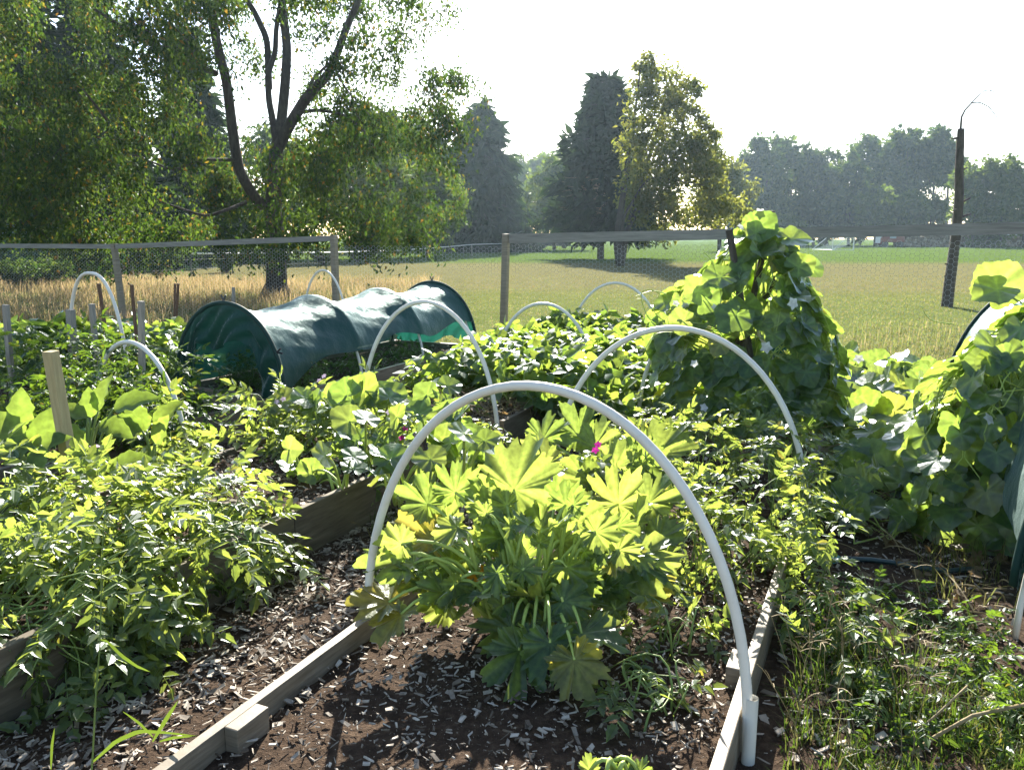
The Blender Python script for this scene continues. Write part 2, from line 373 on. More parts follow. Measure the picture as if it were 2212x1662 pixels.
# bare mulched earth of the garden, lumpy, with an uneven rim
def vnoise(x, y, s):
    return (np.sin(x * 1.7 * s + 1.3) * np.sin(y * 2.1 * s + .4) + .6 * np.sin(x * 4.3 * s + y * 3.1 * s) + .4 * np.sin(x * 7.1 * s - y * 9.3 * s + 2)) / 2
mb = MB()
us = np.linspace(-7, 6.5, 130); ts = np.linspace(-5, 6.6, 110)
U, Tt = np.meshgrid(us, ts)
edge = np.minimum(np.minimum(U + 7, 6.5 - U), np.minimum(Tt + 5, 6.6 - Tt)) + .35 * vnoise(U, Tt, 1.1)
P = OB[None] + WV[None] * U.reshape(-1, 1) + DV[None] * Tt.reshape(-1, 1)
P[:, 2] = np.clip(edge.ravel() * .08 - .02, -.02, .012) + .008 * vnoise(U, Tt, 3).ravel() + .004
nu = len(us)
mb.add(P, [(j * nu + i, j * nu + i + 1, (j + 1) * nu + i + 1, (j + 1) * nu + i) for j in range(len(ts) - 1) for i in range(nu - 1)])
tag(mb.build('garden_ground', M['soil'], origin=(0, 0, 0), smooth=True), kind='structure')

# ---------------------------------------------------------------- raised beds
def raised_bed(label, u0, u1, t0, t1, h, soil_z, mat, cleats=(), splits=(), th=.038):
    e = thing('raised_bed', label, 'raised bed', bed((u0 + u1) / 2, (t0 + t1) / 2), 'raised garden beds')
    def board(a, b, k):
        m = MB()
        m.beam(a, b, th, h)
        o = m.build('board', mat, e)
        bv = o.modifiers.new('bevel', 'BEVEL'); bv.width = .004; bv.segments = 2
    z = h / 2 - .02
    for u in (u0 + th / 2, u1 - th / 2):
        cuts = [t0] + [s for s in splits if t0 < s < t1] + [t1]
        for a, b in zip(cuts[:-1], cuts[1:]):
            board(bed(u, a + .001, z), bed(u, b - .001, z), 0)
    for t in (t0 + th / 2, t1 - th / 2):
        board(bed(u0 + th + .001, t, z - .003), bed(u1 - th - .001, t, z - .003), 0)
    m = MB(); nu_, nt_ = 26, int(14 * (t1 - t0)) + 6
    U, T_ = np.meshgrid(np.linspace(u0 + th + .002, u1 - th - .002, nu_), np.linspace(t0 + th + .002, t1 - th - .002, nt_))
    P = OB[None] + WV[None] * U.reshape(-1, 1) + DV[None] * T_.reshape(-1, 1)
    P[:, 2] = soil_z + .014 * vnoise(U, T_, 2.2).ravel() + rng.normal(0, .004, U.size)
    m.add(P, [(j * nu_ + i, j * nu_ + i + 1, (j + 1) * nu_ + i + 1, (j + 1) * nu_ + i) for j in range(nt_ - 1) for i in range(nu_ - 1)])
    m.build('soil', M['soil'], e, smooth=True)
    for (u, t, s) in cleats:
        m = MB(); m.box(bed(u, t, h / 2 - .015), WV * .026, DV * .07, UP * (h / 2 - .004))
        o = m.build('cleat', M['plank'], e); bv = o.modifiers.new('bevel', 'BEVEL'); bv.width = .004; bv.segments = 2
    return e
raised_bed('long low bed with weathered boards under the nearest white hoop', .85, 2.31, -2.9, 4.0, .2, .10, M['plank'], cleats=((.85 + .038 + .027, -1.34, 0), (2.31 - .038 - .027, -.35, 0)), splits=(.6,))
raised_bed('deep stained wooden bed overflowing with tomato vines at the lower left', -1.2, 0, -3.8, -.004, .3, .24, M['plank_dark'], splits=(-1.9,))
raised_bed('stained bed of squash and tomato vines just beyond the near tomato bed', -1.2, 0, 0, 1.75, .3, .24, M['plank_dark'])
raised_bed('bed full of bushy beans behind its strip of dried vines', -1.05, .1, 2.28, 6.2, .3, .25, M['plank_dark'])
raised_bed('weathered grey bed beneath the green shade cloth tunnel', -3.3, -2.08, 2.34, 6.05, .3, .22, M['plank'], splits=(4.2,))
raised_bed('dark bed with staked tomatoes at the far left', -3.35, -2.1, -.9, 1.9, .3, .24, M['plank_dark'])

# wood chips strewn over paths and beds (nobody could count them)
def chips(name, label, spots, n, zf, smin=.012, smax=.05):
    m = MB()
    u = np.empty(n); t = np.empty(n)
    areas = np.array([(a[1] - a[0]) * (a[3] - a[2]) * a[4] for a in spots]); pick = rng.choice(len(spots), n, p=areas / areas.sum())
    S = np.array(spots)[pick]
    u = S[:, 0] + (S[:, 1] - S[:, 0]) * rng.random(n); t = S[:, 2] + (S[:, 3] - S[:, 2]) * rng.random(n)
    P = OB[None] + WV[None] * u[:, None] + DV[None] * t[:, None]
    L = smin + (smax - smin) * rng.random(n) ** 2.8
    P[:, 2] = zf + .004 + .016 * rng.random(n)
    a = rng.random(n) * 6.283; tilt = rng.normal(0, .35, n); roll = rng.normal(0, .3, n)
    y = np.stack([np.cos(a) * np.cos(tilt), np.sin(a) * np.cos(tilt), np.sin(tilt)], 1)
    z = nrm(np.stack([rng.normal(0, .3, n), rng.normal(0, .3, n), np.ones(n)], 1))
    x = nrm(np.cross(y, z)); z = np.cross(x, y)
    w = L * (.10 + .55 * rng.random(n) ** 2); h = np.minimum(.002 + .003 * rng.random(n), w)
    Mx = np.stack([x * w[:, None], y * L[:, None], z * h[:, None]], -1)
    tv = np.array([(-.5, -.35, 0), (.35, -.5, 0), (.5, .3, 0), (-.15, .5, 0), (-.45, -.35, 1), (.32, -.48, 1.3), (.48, .28, .8), (-.15, .47, 1.1)])
    m.scatter(tv, [(4, 5, 6, 7), (0, 1, 5, 4), (1, 2, 6, 5), (2, 3, 7, 6), (3, 0, 4, 7)], Mx, P)
    tag(m.build(name, M['chip'], origin=(0, 0, 0)), label, None, None, 'stuff')
chips('wood_chips', 'pale wood chips covering the garden paths', [(0.02, .84, -2.6, 2.2, 1.5), (.1, .85, 2.2, 5, .4), (2.35, 4.5, -2.5, 4, .45), (-2.05, -1.2, -.5, 2.2, .4)], 25000, .012, .006, .062)
chips('wood_chips', 'light wood chips scattered on the dark soil of the low bed', [(.9, 2.27, -1.5, 1.2, 1), (.9, 2.27, 1.2, 3.9, .3)], 11000, .105, .003, .042)
chips('wood_chips', 'sun bleached chips and dry bits on the beds behind', [(-1.15, -.05, .05, 1.7, 1), (-1.0, .06, 2.33, 3.0, 2.2), (-3.2, -2.15, 2.4, 6, .3), (-1.15, -.05, -1.5, 0, 1)], 6000, .245)

# ---------------------------------------------------------------- hoops of white pipe
def hoop(label, pL, pR, H, r=.0165, sl=.24, z0=.05, lean=0.0, n=40, sharp=1.0, sleeves=True):
    pL, pR = np.array(pL, float), np.array(pR, float)
    pL[2] = pR[2] = 0
    c = (pL + pR) / 2; ax = (pR - pL) / 2
    e = thing('hoop', label, 'hoop', c, 'white pipe hoops over the beds')
    th = np.linspace(0, math.pi, n)
    P = c[None] - ax[None] * (np.sign(np.cos(th)) * np.abs(np.cos(th)) ** sharp)[:, None] + UP[None] * (z0 + (H - z0) * np.sin(th) ** .92)[:, None] + DV[None] * (lean * np.sin(th))[:, None]
    m = MB(); m.tube(P, r, 14); m.build('pipe', M['pvc'], e, smooth=True)
    if sleeves:
        for q, sgn in ((pL, -1), (pR, 1)):
            m = MB(); b = q + nrm(ax) * sgn * .006
            m.tube([b + UP * .0, b + UP * (sl * .5), b + UP * sl], r * 1.28, 14, cap=False)
            m.tube([b + UP * sl, b + UP * .02], r * 1.08, 14, cap=False)
            m.build('sleeve', M['pvc_sleeve'], e, smooth=True)
    return e
hoop('large white pipe hoop arching over the nearest squash plant', gz(792, 1312, .2), gz(1618, 1530, .2), 1.16)
hoop('white pipe hoop with dark print in front of the gourd mound', bed(.85, 1.45) - WV * .02, bed(2.33, 1.45), 1.14, lean=-.02)
hoop('white pipe hoop half swallowed by the gourd mound', bed(.84, 3.35), bed(2.0, 3.35), 1.12)
hoop('tall white hoop at the dried end of the bean bed', bed(-1.07, 2.1), bed(.14, 2.1), 1.17)
hoop('low white hoop in the middle of the bean bed', bed(-1.0, 4.35), bed(.13, 4.35), .99)
hoop('farthest white hoop above the end of the beans', bed(-1.0, 6.4) + WV * .05, bed(.2, 6.4) + WV * .1, 1.09)
hoop('narrow upright white hoop above the staked tomatoes', at(150, 760, 8.0), at(279, 800, 7.6), 1.30, sharp=.8)
hoop('sagging white hoop reaching down beside the green tunnel', at(192, 780, 6.1), at(400, 900, 5.35), .90)
hoop('small white hoop peeking out behind the green tunnel', at(655, 700, 12.3), at(752, 700, 11.9), 1.15, r=.0155)
def clamp(label, p, d):
    m = MB(); p = np.array(p, float); d = nrm(d); s = nrm(np.cross(d, (.2, 1, .1)))
    m.tube([p - d * .02, p + d * .012 + s * .004, p + d * .055 + s * .022], [.011, .009, .007], 6)
    m.tube([p - d * .02 + s * .002, p + d * .012 - s * .006, p + d * .055 - s * .024], [.011, .009, .007], 6)
    m.tube([p - s * .014, p + s * .014], .007, 6)
    return tag(m.build('spring_clamp', M['clip']), label, 'clamp', 'black spring clamps')
cl_hoop = gz(792, 1312, .2) * .83 + gz(1618, 1530, .2) * .17
clamp('black spring clamp gripping the left shoulder of the nearest hoop', at(916, 960, 2.87), (-.3, -.2, .9))

# ---------------------------------------------------------------- shade cloth tunnels
def arch(c, half, z0, H, s):
    th = math.pi * s
    return c - WV * half * math.cos(th) + UP * (z0 + (H - z0) * math.sin(th) ** .97)
def tunnel(label, u0, u1, tt, H, z0, edgeR, edgeL, sag=.11, front=True, back=True, group='green shade cloth tunnels'):
    half = (u1 - u0) / 2; uc = (u0 + u1) / 2
    e = thing('shade_tunnel', label, 'tunnel', bed(uc, (tt[0] + tt[-1]) / 2), group)
    for t in tt:
        m = MB(); m.tube([arch(bed(uc, t + (.035 if t == tt[0] else -.035 if t == tt[-1] else 0)), half - .024, .02, H - .03, s) for s in np.linspace(0, 1, 32)], .0135, 8)
        m.build('hoop_pipe', M['pvc'], e, smooth=True)
    m = MB(); ns, per = 84, 30; rows = []
    nt = per * (len(tt) - 1) + 1
    for j in range(nt):
        f = j / per; i = min(int(f), len(tt) - 2); q = f - i
        t = tt[i] * (1 - q) + tt[i + 1] * q
        ease = math.sin(math.pi * q) ** .8 if 0 < q < 1 else 0
        for k in range(ns):
            s0 = edgeL(f) + (edgeR(f) - edgeL(f)) * k / (ns - 1)
            p = arch(bed(uc, t), half + .004, z0, H + .004, s0)
            top = math.sin(math.pi * s0)
            p = p - UP * sag * ease * top ** 1.2 + WV * (-.07 * ease * math.cos(math.pi * s0)) * -1 * (1 - top)
            wr = .018 * math.sin(9 * s0 * 3 + 4.0 * math.sin(q * 3.1) + i) * ease + (.006 * math.sin(41 * s0 + 7 * q) + .004 * math.sin(67 * s0 - 11 * q + 2 * i) + .004 * math.sin(23 * q + 30 * s0)) * ease
            p = p + UP * wr * top + WV * wr * .7 * (1 - top)
            m.v.append(p[None]); m.a.append(np.zeros(1)); m.n += 1
    for j in range(nt - 1):
        for k in range(ns - 1):
            m.f.append((j * ns + k, j * ns + k + 1, (j + 1) * ns + k + 1, (j + 1) * ns + k)); m.mi.append(0)
    m.build('cloth_cover', M['cloth'], e, smooth=True)
    def panel(t, off, low, nm):
        m = MB(); n, r = 48, 14
        for j in range(r):
            for k in range(n):
                s = k / (n - 1); a = arch(bed(uc, t), half, z0, H, s)
                xx = -math.cos(math.pi * s); zl = min(low(xx), a[2] - .005)
                p = a * 1.0; p[2] = a[2] + (zl - a[2]) * j / (r - 1)
                p = p + DV * off * (.002 + .03 * j / r + .04 * math.sin(k * .55) * j / r + .03 * math.sin(k * 1.3 + j) * min(1, j / 3))
                m.v.append(p[None]); m.a.append(np.zeros(1)); m.n += 1
        for j in range(r - 1):
            for k in range(n - 1):
                m.f.append((j * n + k, j * n + k + 1, (j + 1) * n + k + 1, (j + 1) * n + k)); m.mi.append(0)
        m.build(nm, M['cloth'], e, smooth=True)
    if front: panel(tt[0], -1, front, 'front_flap')
    if back: panel(tt[-1], 1, back, 'back_flap')
    for t in (tt[0], tt[-1]):
        m = MB(); m.tube([arch(bed(uc, t), half + .008, z0, H + .009, s) for s in np.linspace(0, 1, 36)], .02, 8)
        m.build('hem', M['hem'], e, smooth=True)
    return e
T0, T1 = 2.36, 6.02
tunnel('long sagging green shade cloth tunnel over the grey bed', -3.32, -2.06, [T0, T0 + 1.22, T0 + 2.44, T1], 1.06, .25,
       lambda f: .985 - .09 * min(1, f) - .05 * math.sin(f * 2.9) ** 2, lambda f: .015,
       front=lambda x: .25 if abs(x) > .62 else (.25 + (.44 + .05 * math.sin(x * 7)) * min(1, (.62 - abs(x)) * 9)), back=lambda x: .28 + .1 * math.sin(x * 4))
clamp('black spring clamp on top of the near arch of the green tunnel', bed(-2.69, T0, 1.085), (0, .1, 1))
clamp('black spring clamp on the right side of the near arch of the green tunnel', arch(bed(-2.69, T0), .65, .25, 1.08, .84), (.8, -.3, .25))
clamp('black spring clamp on top of the far arch of the green tunnel', bed(-2.69, T1, 1.085), (0, .1, 1))
tunnel('green shade cloth tunnel mostly hidden behind the gourd mound', 1.0, 2.24, [5.0, 6.6], 1.0, .2, lambda f: .97, lambda f: .03, front=lambda x: .3, back=lambda x: .3)
clamp('black spring clamp low on the cloth arch right of the gourd mound', arch(bed(1.665, 5.0), .68, .2, 1.18, .93), (.9, -.3, .1))
tunnel('green shade cloth tunnel under the gourd vine at the right edge', 3.2, 4.6, [.56, 2.5, 4.75], 1.30, .26, lambda f: .985, lambda f: .02, front=lambda x: .35, back=lambda x: .3)

# ---------------------------------------------------------------- stakes
def stake(label, top, foot, w, mat, group='wooden plant stakes', d=None):
    m = MB(); m.beam(foot, top, w, (d or w) * .98, up=(.3, 1, 0))
    o = m.build('wooden_stake', mat); bv = o.modifiers.new('bevel', 'BEVEL'); bv.width = .002; bv.segments = 1
    return tag(o, label, 'stake', group)
f0 = gz(172, 1110, .22); stake('pale fresh square stake leaning in the near tomato bed', at(109, 758, 3.95), f0 - UP * .1, .056, M['new_wood'])
def st(label, xt, yt, xb, Y, w, mat):
    top = at(xt, yt, Y); ft = at(xb, 840, Y); ft[2] = .15
    stake(label, top, ft, w, mat)
st('short wide grey stake in front of the narrow upright hoop', 152, 668, 160, 6.6, .055, M['grey_wood'])
st('grey stake between the narrow hoop legs', 198, 656, 215, 6.7, .038, M['grey_wood'])
st('grey stake standing where the sagging hoop crosses', 305, 650, 300, 6.0, .038, M['grey_wood'])
st('brown stake leaning inside the narrow upright hoop', 213, 612, 245, 8.6, .03, M['brown_wood'])
st('red brown stake right of the leftmost fence post', 284, 614, 305, 8.4, .028, M['brown_wood'])
st('straight thin brown stake of the pair before the tunnel', 378, 612, 380, 9.0, .022, M['brown_wood'])
st('leaning thin brown stake of the pair before the tunnel', 385, 612, 379, 9.1, .022, M['brown_wood'])
st('lone grey stake in the grass left of the big trunk', 504, 620, 512, 11.5, .035, M['grey_wood'])
st('dark grey stake at the extreme left edge', 12, 658, 24, 6.4, .04, M['grey_wood'])

# ---------------------------------------------------------------- garden fence
FP = np.array((-.1, 11.5, 0))
def fpt(s): return FP + WV * s
fz = lambda s: 1.67 + .018 * s
fence = thing('garden_fence', 'wooden garden fence with grey top rails and chicken wire', 'fence', FP)
posts = {-13.5: 1.5, -7.85: 1.51, -2.96: 1.66, .02: 1.68, 3.2: 1.74, 8.6: 1.85}
ps = sorted(posts)
for i, s in enumerate(ps):
    m = MB(); lx = {-7.85: .09, .02: -.06}.get(s, 0)
    m.beam(fpt(s) - UP * .1 + WV * lx, fpt(s) + UP * (posts[s] + .004), .092, .088, up=(WV[0], WV[1], 0))
    o = m.build('post', M['plank'], fence); bv = o.modifiers.new('bevel', 'BEVEL'); bv.width = .004; bv.segments = 1
for a, b in ((-13.5, -7.85), (-7.85, -2.96), (.02, 3.2), (3.2, 8.6)):
    m = MB(); hh = .13 if a >= 0 else .085
    m.beam(fpt(a + .05) + UP * (posts[a] - hh / 2), fpt(b - .05) + UP * (posts[b] - hh / 2 - (0 if a >= 0 else .0)), .04, hh)
    m.build('rail', M['rail'], fence)
def netting(p, q, z0, z1, sz, wd, parent):
    """chicken wire as thin ribbons along a hexagonal grid"""
    m = MB(); d = q - p; L = np.linalg.norm(d); d = d / L
    nx_, nz_ = int(L / sz), int((z1 - z0) / (sz * .29)); segs = []
    h = (z1 - z0) / nz_
    for j in range(nz_ + 1):
        off = .5 * (j % 2)
        for i in range(nx_):
            x0 = (i + off) * sz; z = z0 + j * h
            jit = rng.normal(0, .003, 2)
            a = (x0 + .2 * sz, z + jit[0]); b = (x0 + .55 * sz, z + jit[0])
            segs.append((a, b))
            if j < nz_:
                segs.append((a, (x0 + .05 * sz, z + h)))
                segs.append((b, (x0 + .7 * sz, z + h)))
    A = np.array([s[0] for s in segs]); B = np.array([s[1] for s in segs])
    t = nrm(np.concatenate([B - A, np.zeros((len(A), 1))], 1))[:, :2]; nn = np.stack([-t[:, 1], t[:, 0]], 1) * wd / 2
    V2 = np.stack([A - nn, B - nn, B + nn, A + nn], 1).reshape(-1, 2)
    V = p[None] + d[None] * V2[:, :1] + UP[None] * V2[:, 1:]
    m.add(V, [(4 * i, 4 * i + 1, 4 * i + 2, 4 * i + 3) for i in range(len(A))])
    m.build('wire_netting', M['wire'], parent)
for a, b, z1 in ((-13.4, -7.9, 1.38), (-7.8, -3.0, 1.45), (-2.9, 0, 1.5), (.08, 3.15, 1.54), (3.25, 8.6, 1.6)):
    netting(fpt(a) + DV * .05, fpt(b) + DV * .05, .05, z1, .1, .0022, fence)

# ---------------------------------------------------------------- far fence, field things
e = thing('rope_fence', 'thin far fence with steel stakes and a white rope on top', 'fence', gz(720, 585))
line = [(283, 548, 30, 640), (410, 547.5, 33, 600), (500, 547, 36, 592), (585, 546, 39, 588), (665, 545.5, 42, 582), (725, 545, 45, 578), (850, 541, 52, 565), (940, 535, 60, 558), (1019, 528, 68, 553), (1083, 526, 80, 548)]
tp = [at(x, y, Y) for x, y, Y, _ in line]
m = MB(); m.tube(tp[1:], np.array([.035] * 7 + [.03] + [.02]), 5); m.build('top_rope', M['rope'], e, smooth=True)
for i, (x, y, Y, b) in enumerate(line):
    m = MB(); p = at(x, y, Y); q = p.copy(); q[2] = 0
    m.tube([q, p], .06 if i == 8 else .025, 6); m.build('stake', M['grey_wood'] if i == 8 else M['steel'], e)
for i in range(len(line) - 1):
    for k in range(1, 4):
        f = k / 4; p = tp[i] * (1 - f) + tp[i + 1] * f; q = p.copy(); q[2] = 0
        if i in (5, 6, 7): 
            m = MB(); m.tube([q, p], .022, 5); m.build('stake', M['steel'], e)
for h in (.35, .75):
    m = MB(); m.tube([np.array((p[0], p[1], p[2] * h)) for p in tp], .004, 4); m.build('wire', M['steel'], e)
for i, (x, Y) in enumerate(((268, 31), (276, 31.6), (284, 30.5))):
    m = MB(); p = at(x, 556, Y); q = p.copy(); q[2] = 0; m.tube([q, p], .03, 6)
    tag(m.build('steel_stake', M['brown_wood']), 'thin rusty stake of the three beside the leftmost fence post', 'stake', 'rusty stakes by the fence')
# green tarp canopy beyond the fence on the left, drums beneath
e = thing('tarp_shelter', 'low shelter with a dark green tarp wall behind the left fence rail', 'shelter', gz(120, 606))
c0, c1 = at(-90, 536, 29), at(272, 536, 33); c0[2], c1[2] = 1.62, 1.62
m = MB(); n = 40
for j in range(8):
    for i in range(n):
        f = i / (n - 1); p = c0 * (1 - f) + c1 * f; bot = 1.62 - (.9 if f < .72 else .78) - .02 * math.sin(i)
        p = p.copy(); p[2] = 1.62 + (bot - 1.62) * j / 7; p[1] += .05 * math.sin(i * .9) * j / 7
        m.v.append(p[None]); m.a.append(np.zeros(1)); m.n += 1
for j in range(7):
    for i in range(n - 1): m.f.append((j * n + i, j * n + i + 1, (j + 1) * n + i + 1, (j + 1) * n + i)); m.mi.append(0)
m.build('tarp', M['canopy'], e, smooth=True)
dd = nrm(c1 - c0); back = np.array((-dd[1], dd[0], 0))
m = MB(); m.add([c0 + UP * .0, c1, c1 + back * 3 + UP * .5, c0 + back * 3 + UP * .5], [(0, 1, 2, 3)]); o = m.build('roof_sheet', M['canopy'], e); o.modifiers.new('s', 'SOLIDIFY').thickness = .02
for f in (.02, .33, .62, .98):
    for b in (0, 3):
        p = c0 * (1 - f) + c1 * f + back * (b + .1); q = p.copy(); q[2] = 0; p[2] = 1.6 + b * .16
        m = MB(); m.tube([q, p], .04, 6); m.build('pole', M['plank'], e)
e = thing('water_tank', 'dark blue plastic tank standing under the green tarp', 'tank', gz(222, 603))
p = gz(222, 603)
m = MB(); m.tube([p, p + UP * .1, p + UP * 1.15, p + UP * 1.3], [.68, .74, .66, .4], 20); m.build('tank_body', M['drum'], e, smooth=True)
m = MB(); m.tube([p + UP * 1.3, p + UP * 1.36], .2, 12); m.build('lid', M['dark_metal'], e)

# soccer goal
e = thing('soccer_goal', 'white soccer goal with a sagging net far across the mown field', 'goal', gz(1835, 541))
A = gz(1843, 540); Yg = A[1]; wid = np.array((-.35, 5.5, 0)); dep = np.array((-2.5, -.5, 0)); hgt = 2.2
m = MB(); m.tube([A, A + UP * hgt, A + wid + UP * hgt, A + wid], .06, 8); m.build('goal_frame', M['white_paint'], e)
for k, b in enumerate((A, A + wid)):
    m = MB(); m.tube([b + UP * hgt, b + dep * 1.1], .05, 6); m.build('brace', M['white_paint'], e)
m = MB(); m.tube([A, A + dep * 1.1, A + dep * 1.1 + wid, A + wid], .05, 6); m.build('ground_bar', M['white_paint'], e)
m = MB()
def npt(f, g_):
    p = A + wid * f + dep * 1.05 * (g_ ** 2.2); p[2] = hgt * (1 - g_ ** .62) + .03; return p
for i in range(15): m.tube([npt(i / 14, j / 10) for j in range(11)], .011, 3)
for j in range(11): m.tube([npt(i / 6, j / 10) for i in range(7)], .011, 3)
m.build('net', M['rope'], e)

# old red truck seen from the side, long wood stack, sheds beyond
TY = 126.0
def far(x, y, Y=TY): return at(x, y, Y)
g = far(1930, 533); g[2] = 0
e = thing('old_truck', 'old dark truck with faded red hood parked before the wood stack', 'truck', g)
px = TY / F
def fb(mb_, x0, x1, z0, z1, y0, y1): mb_.box(((x0 + x1) / 2 * px + g[0], TY + (y0 + y1) / 2, (z0 + z1) / 2 * px), ((x1 - x0) / 2 * px, 0, 0), (0, (y1 - y0) / 2, 0), (0, 0, (z1 - z0) / 2 * px))
m = MB(); fb(m, -30, 18, 10, 26, -.8, .8); fb(m, -30, 0, 26, 33, -.7, .7); fb(m, -34, -30, 6, 20, -.8, .8); o = m.build('body', M['red_paint'], e); bv = o.modifiers.new('b', 'BEVEL'); bv.width = .22; bv.segments = 3
m = MB(); fb(m, -2, 15, 26, 44, -.75, .75); o = m.build('cab', M['red_paint'], e); bv = o.modifiers.new('b', 'BEVEL'); bv.width = .2; bv.segments = 3
m = MB(); fb(m, 2, 12, 34, 42, -.77, -.74); m.build('window', M['glass'], e)
m = MB(); fb(m, -15, -2, 18, 38, -.98, -.9); m.build('side_board', M['grey_paint'], e)
m = MB(); fb(m, -35, -32, 8, 24, -.75, .75); m.build('grille', M['white_paint'], e)
for xw in (-22, 10):
    for sy in (-.85, .65):
        m = MB(); c = np.array((g[0] + xw * px, TY + sy, .42)); m.tube([c, c + np.array((0, .22, 0))], .42, 16); w_ = m.build('wheel', M['dark_metal'], e)
e = thing('wood_stack', 'long waist high stack of split firewood along the field edge', 'wood stack', far(2080, 533) * np.array((1, 1, 0)))
m = MB(); n = 1500
xx = (1944 + (2290 - 1944) * rng.random(n)); zz = rng.random(n) * 1.75
for x, z in zip(xx, zz):
    c = at(x, 500, TY + rng.normal(0, .15)); c[2] = z + .1 + .12 * math.sin(x * .23); r = .1 + .1 * rng.random()
    a0 = rng.random() * 6; k = 5
    ring = [(math.cos(a0 + 2 * math.pi * i / k) * r, math.sin(a0 + 2 * math.pi * i / k) * r) for i in range(k)]
    v = [c + np.array((a, -.35 - .1 * rng.random(), b)) for a, b in ring] + [c + np.array((a, .45, b)) for a, b in ring]
    m.add(v, [tuple(range(k))[::-1]] + [(i, (i + 1) % k, k + (i + 1) % k, k + i) for i in range(k)])
m.build('split_log', M['log'], e)
m = MB(); a, b = at(1944, 500, TY + .5), at(2290, 500, TY + .5); m.beam((a[0], a[1], .85), (b[0], b[1], .85), .9, 1.6); m.build('log_core', M['log'], e)
def shed(label, x0, x1, zt, Y, mat, roof):
    a, b = at(x0, 500, Y), at(x1, 500, Y); c = (a + b) / 2; c[2] = 0
    e = thing('shed', label, 'shed', c); hw = (b[0] - a[0]) / 2
    m = MB(); m.box(c + UP * zt / 2, (hw, 0, 0), (0, 2.5, 0), UP * zt / 2); m.build('wall', mat, e)
    m = MB(); m.add([c + np.array((sx * (hw + .3), sy, z)) for sx in (-1, 1) for sy, z in ((-2.9, zt - .1), (0, zt + 1.0), (2.9, zt - .1))], [(0, 1, 4, 3), (1, 2, 5, 4), (0, 2, 1), (3, 4, 5)]); m.build('roof', roof, e)
    m = MB(); m.box(c + np.array((hw * .3, -2.52, 1.0)), (.6, 0, 0), (0, .02, 0), (0, 0, 1.0)); m.build('door', M['grey_paint'], e)
shed('low blue grey shed with a pale roof right of the bare trunk', 2077, 2124, 1.9, 150, M['blue_paint'], M['white_paint'])
shed('long pale shed behind the wood stack at the right edge', 2138, 2240, 1.9, 156, M['grey_paint'], M['blue_paint'])
shed('pale blue shed half hidden by the row of tree trunks', 1960, 2048, 2.0, 172, M['blue_paint'], M['grey_paint'])
# dark wagon under the pine
g = at(1196, 520, 112); g[2] = 0
e = thing('parked_car', 'dark estate car parked in the shade under the pine', 'car', g); px = 112 / F
m = MB(); m.add([g + np.array((sx * 1, sy, z)) for sy in (-.85, .85) for sx, z in ((-2.2, .35), (-2.25, 1.0), (-1.95, 1.62), (.6, 1.62), (1.3, 1.05), (2.3, .9), (2.35, .35))], [(0, 1, 2, 3, 4, 5, 6), tuple(range(13, 6, -1))] + [(i, 7 + i, 7 + (i + 1) % 7, (i + 1) % 7) for i in range(7)])
o = m.build('body', M['dark_metal'], e); bv = o.modifiers.new('b', 'BEVEL'); bv.width = .08; bv.segments = 2
m = MB(); m.add([g + np.array((sx, -.87, z)) for sx, z in ((-2.0, 1.05), (-1.85, 1.5), (-.8, 1.5), (-.8, 1.05))], [(0, 1, 2, 3)]); m.build('window', M['glass'], e)
m = MB(); m.add([g + np.array((sx, -.87, z)) for sx, z in ((-.7, 1.05), (-.7, 1.5), (.5, 1.5), (1.0, 1.05))], [(0, 1, 2, 3)]); m.build('window', M['glass'], e)
for xw in (-1.4, 1.45):
    for sy in (-.87, .67):
        m = MB(); c = g + np.array((xw, sy, .33)); m.tube([c, c + np.array((0, .2, 0))], .33, 14); m.build('wheel', M['dark_metal'], e)
# garden hose in the shade of the right path
m = MB(); hp = [gz(x, y, .035) for x, y in ((1790, 1212), (1830, 1206), (1880, 1208), (1930, 1214), (1985, 1226), (2050, 1232), (2100, 1228))]
e = thing('garden_hose', 'dark garden hose lying in the shade of the right path', 'hose', gz(1900, 1210))
m.tube(hp, .013, 8); m.build('tube', M['hose'], e, smooth=True)
m = MB(); m.tube([gz(1793, 1210, .038), gz(1812, 1206, .038)], [.022, .018], 8); m.build('fitting', M['teal'], e, smooth=True)
#PART3
# ---------------------------------------------------------------- leaf shapes (unit length along +y, face up +z)
def strip_leaf(w, fold, droop, prof=(0, .55, 1, .7, 0), ys=None, wave=0.0, curl=0.0):
    n = len(prof); ys = np.linspace(0, 1, n) if ys is None else ys
    v, f = [], []
    for i in range(n):
        hw = prof[i] * w / 2; y = ys[i]; z = -droop * y * y
        v += [(-hw, y, z + fold * prof[i] + wave * math.sin(i * 2.3)), (0, y, z), (hw, y, z + fold * prof[i] + wave * math.sin(i * 2.3 + 1.5))]
    for i in range(n - 1):
        a, b = 3 * i, 3 * i + 3
        if prof[i] == 0: f += [(a + 1, b + 1, b), (a + 1, b + 2, b + 1)]
        elif prof[i + 1] == 0: f += [(a, a + 1, b + 1), (a + 1, a + 2, b + 1)]
        else: f += [(a, a + 1, b + 1, b), (a + 1, a + 2, b + 2, b + 1)]
    return np.array(v, float), f
def quad_leaf(w, fold, droop):
    return np.array([(0, 0, 0), (w / 2, .45, fold), (0, 1, -droop), (-w / 2, .45, fold)], float), [(0, 1, 2), (0, 2, 3)]
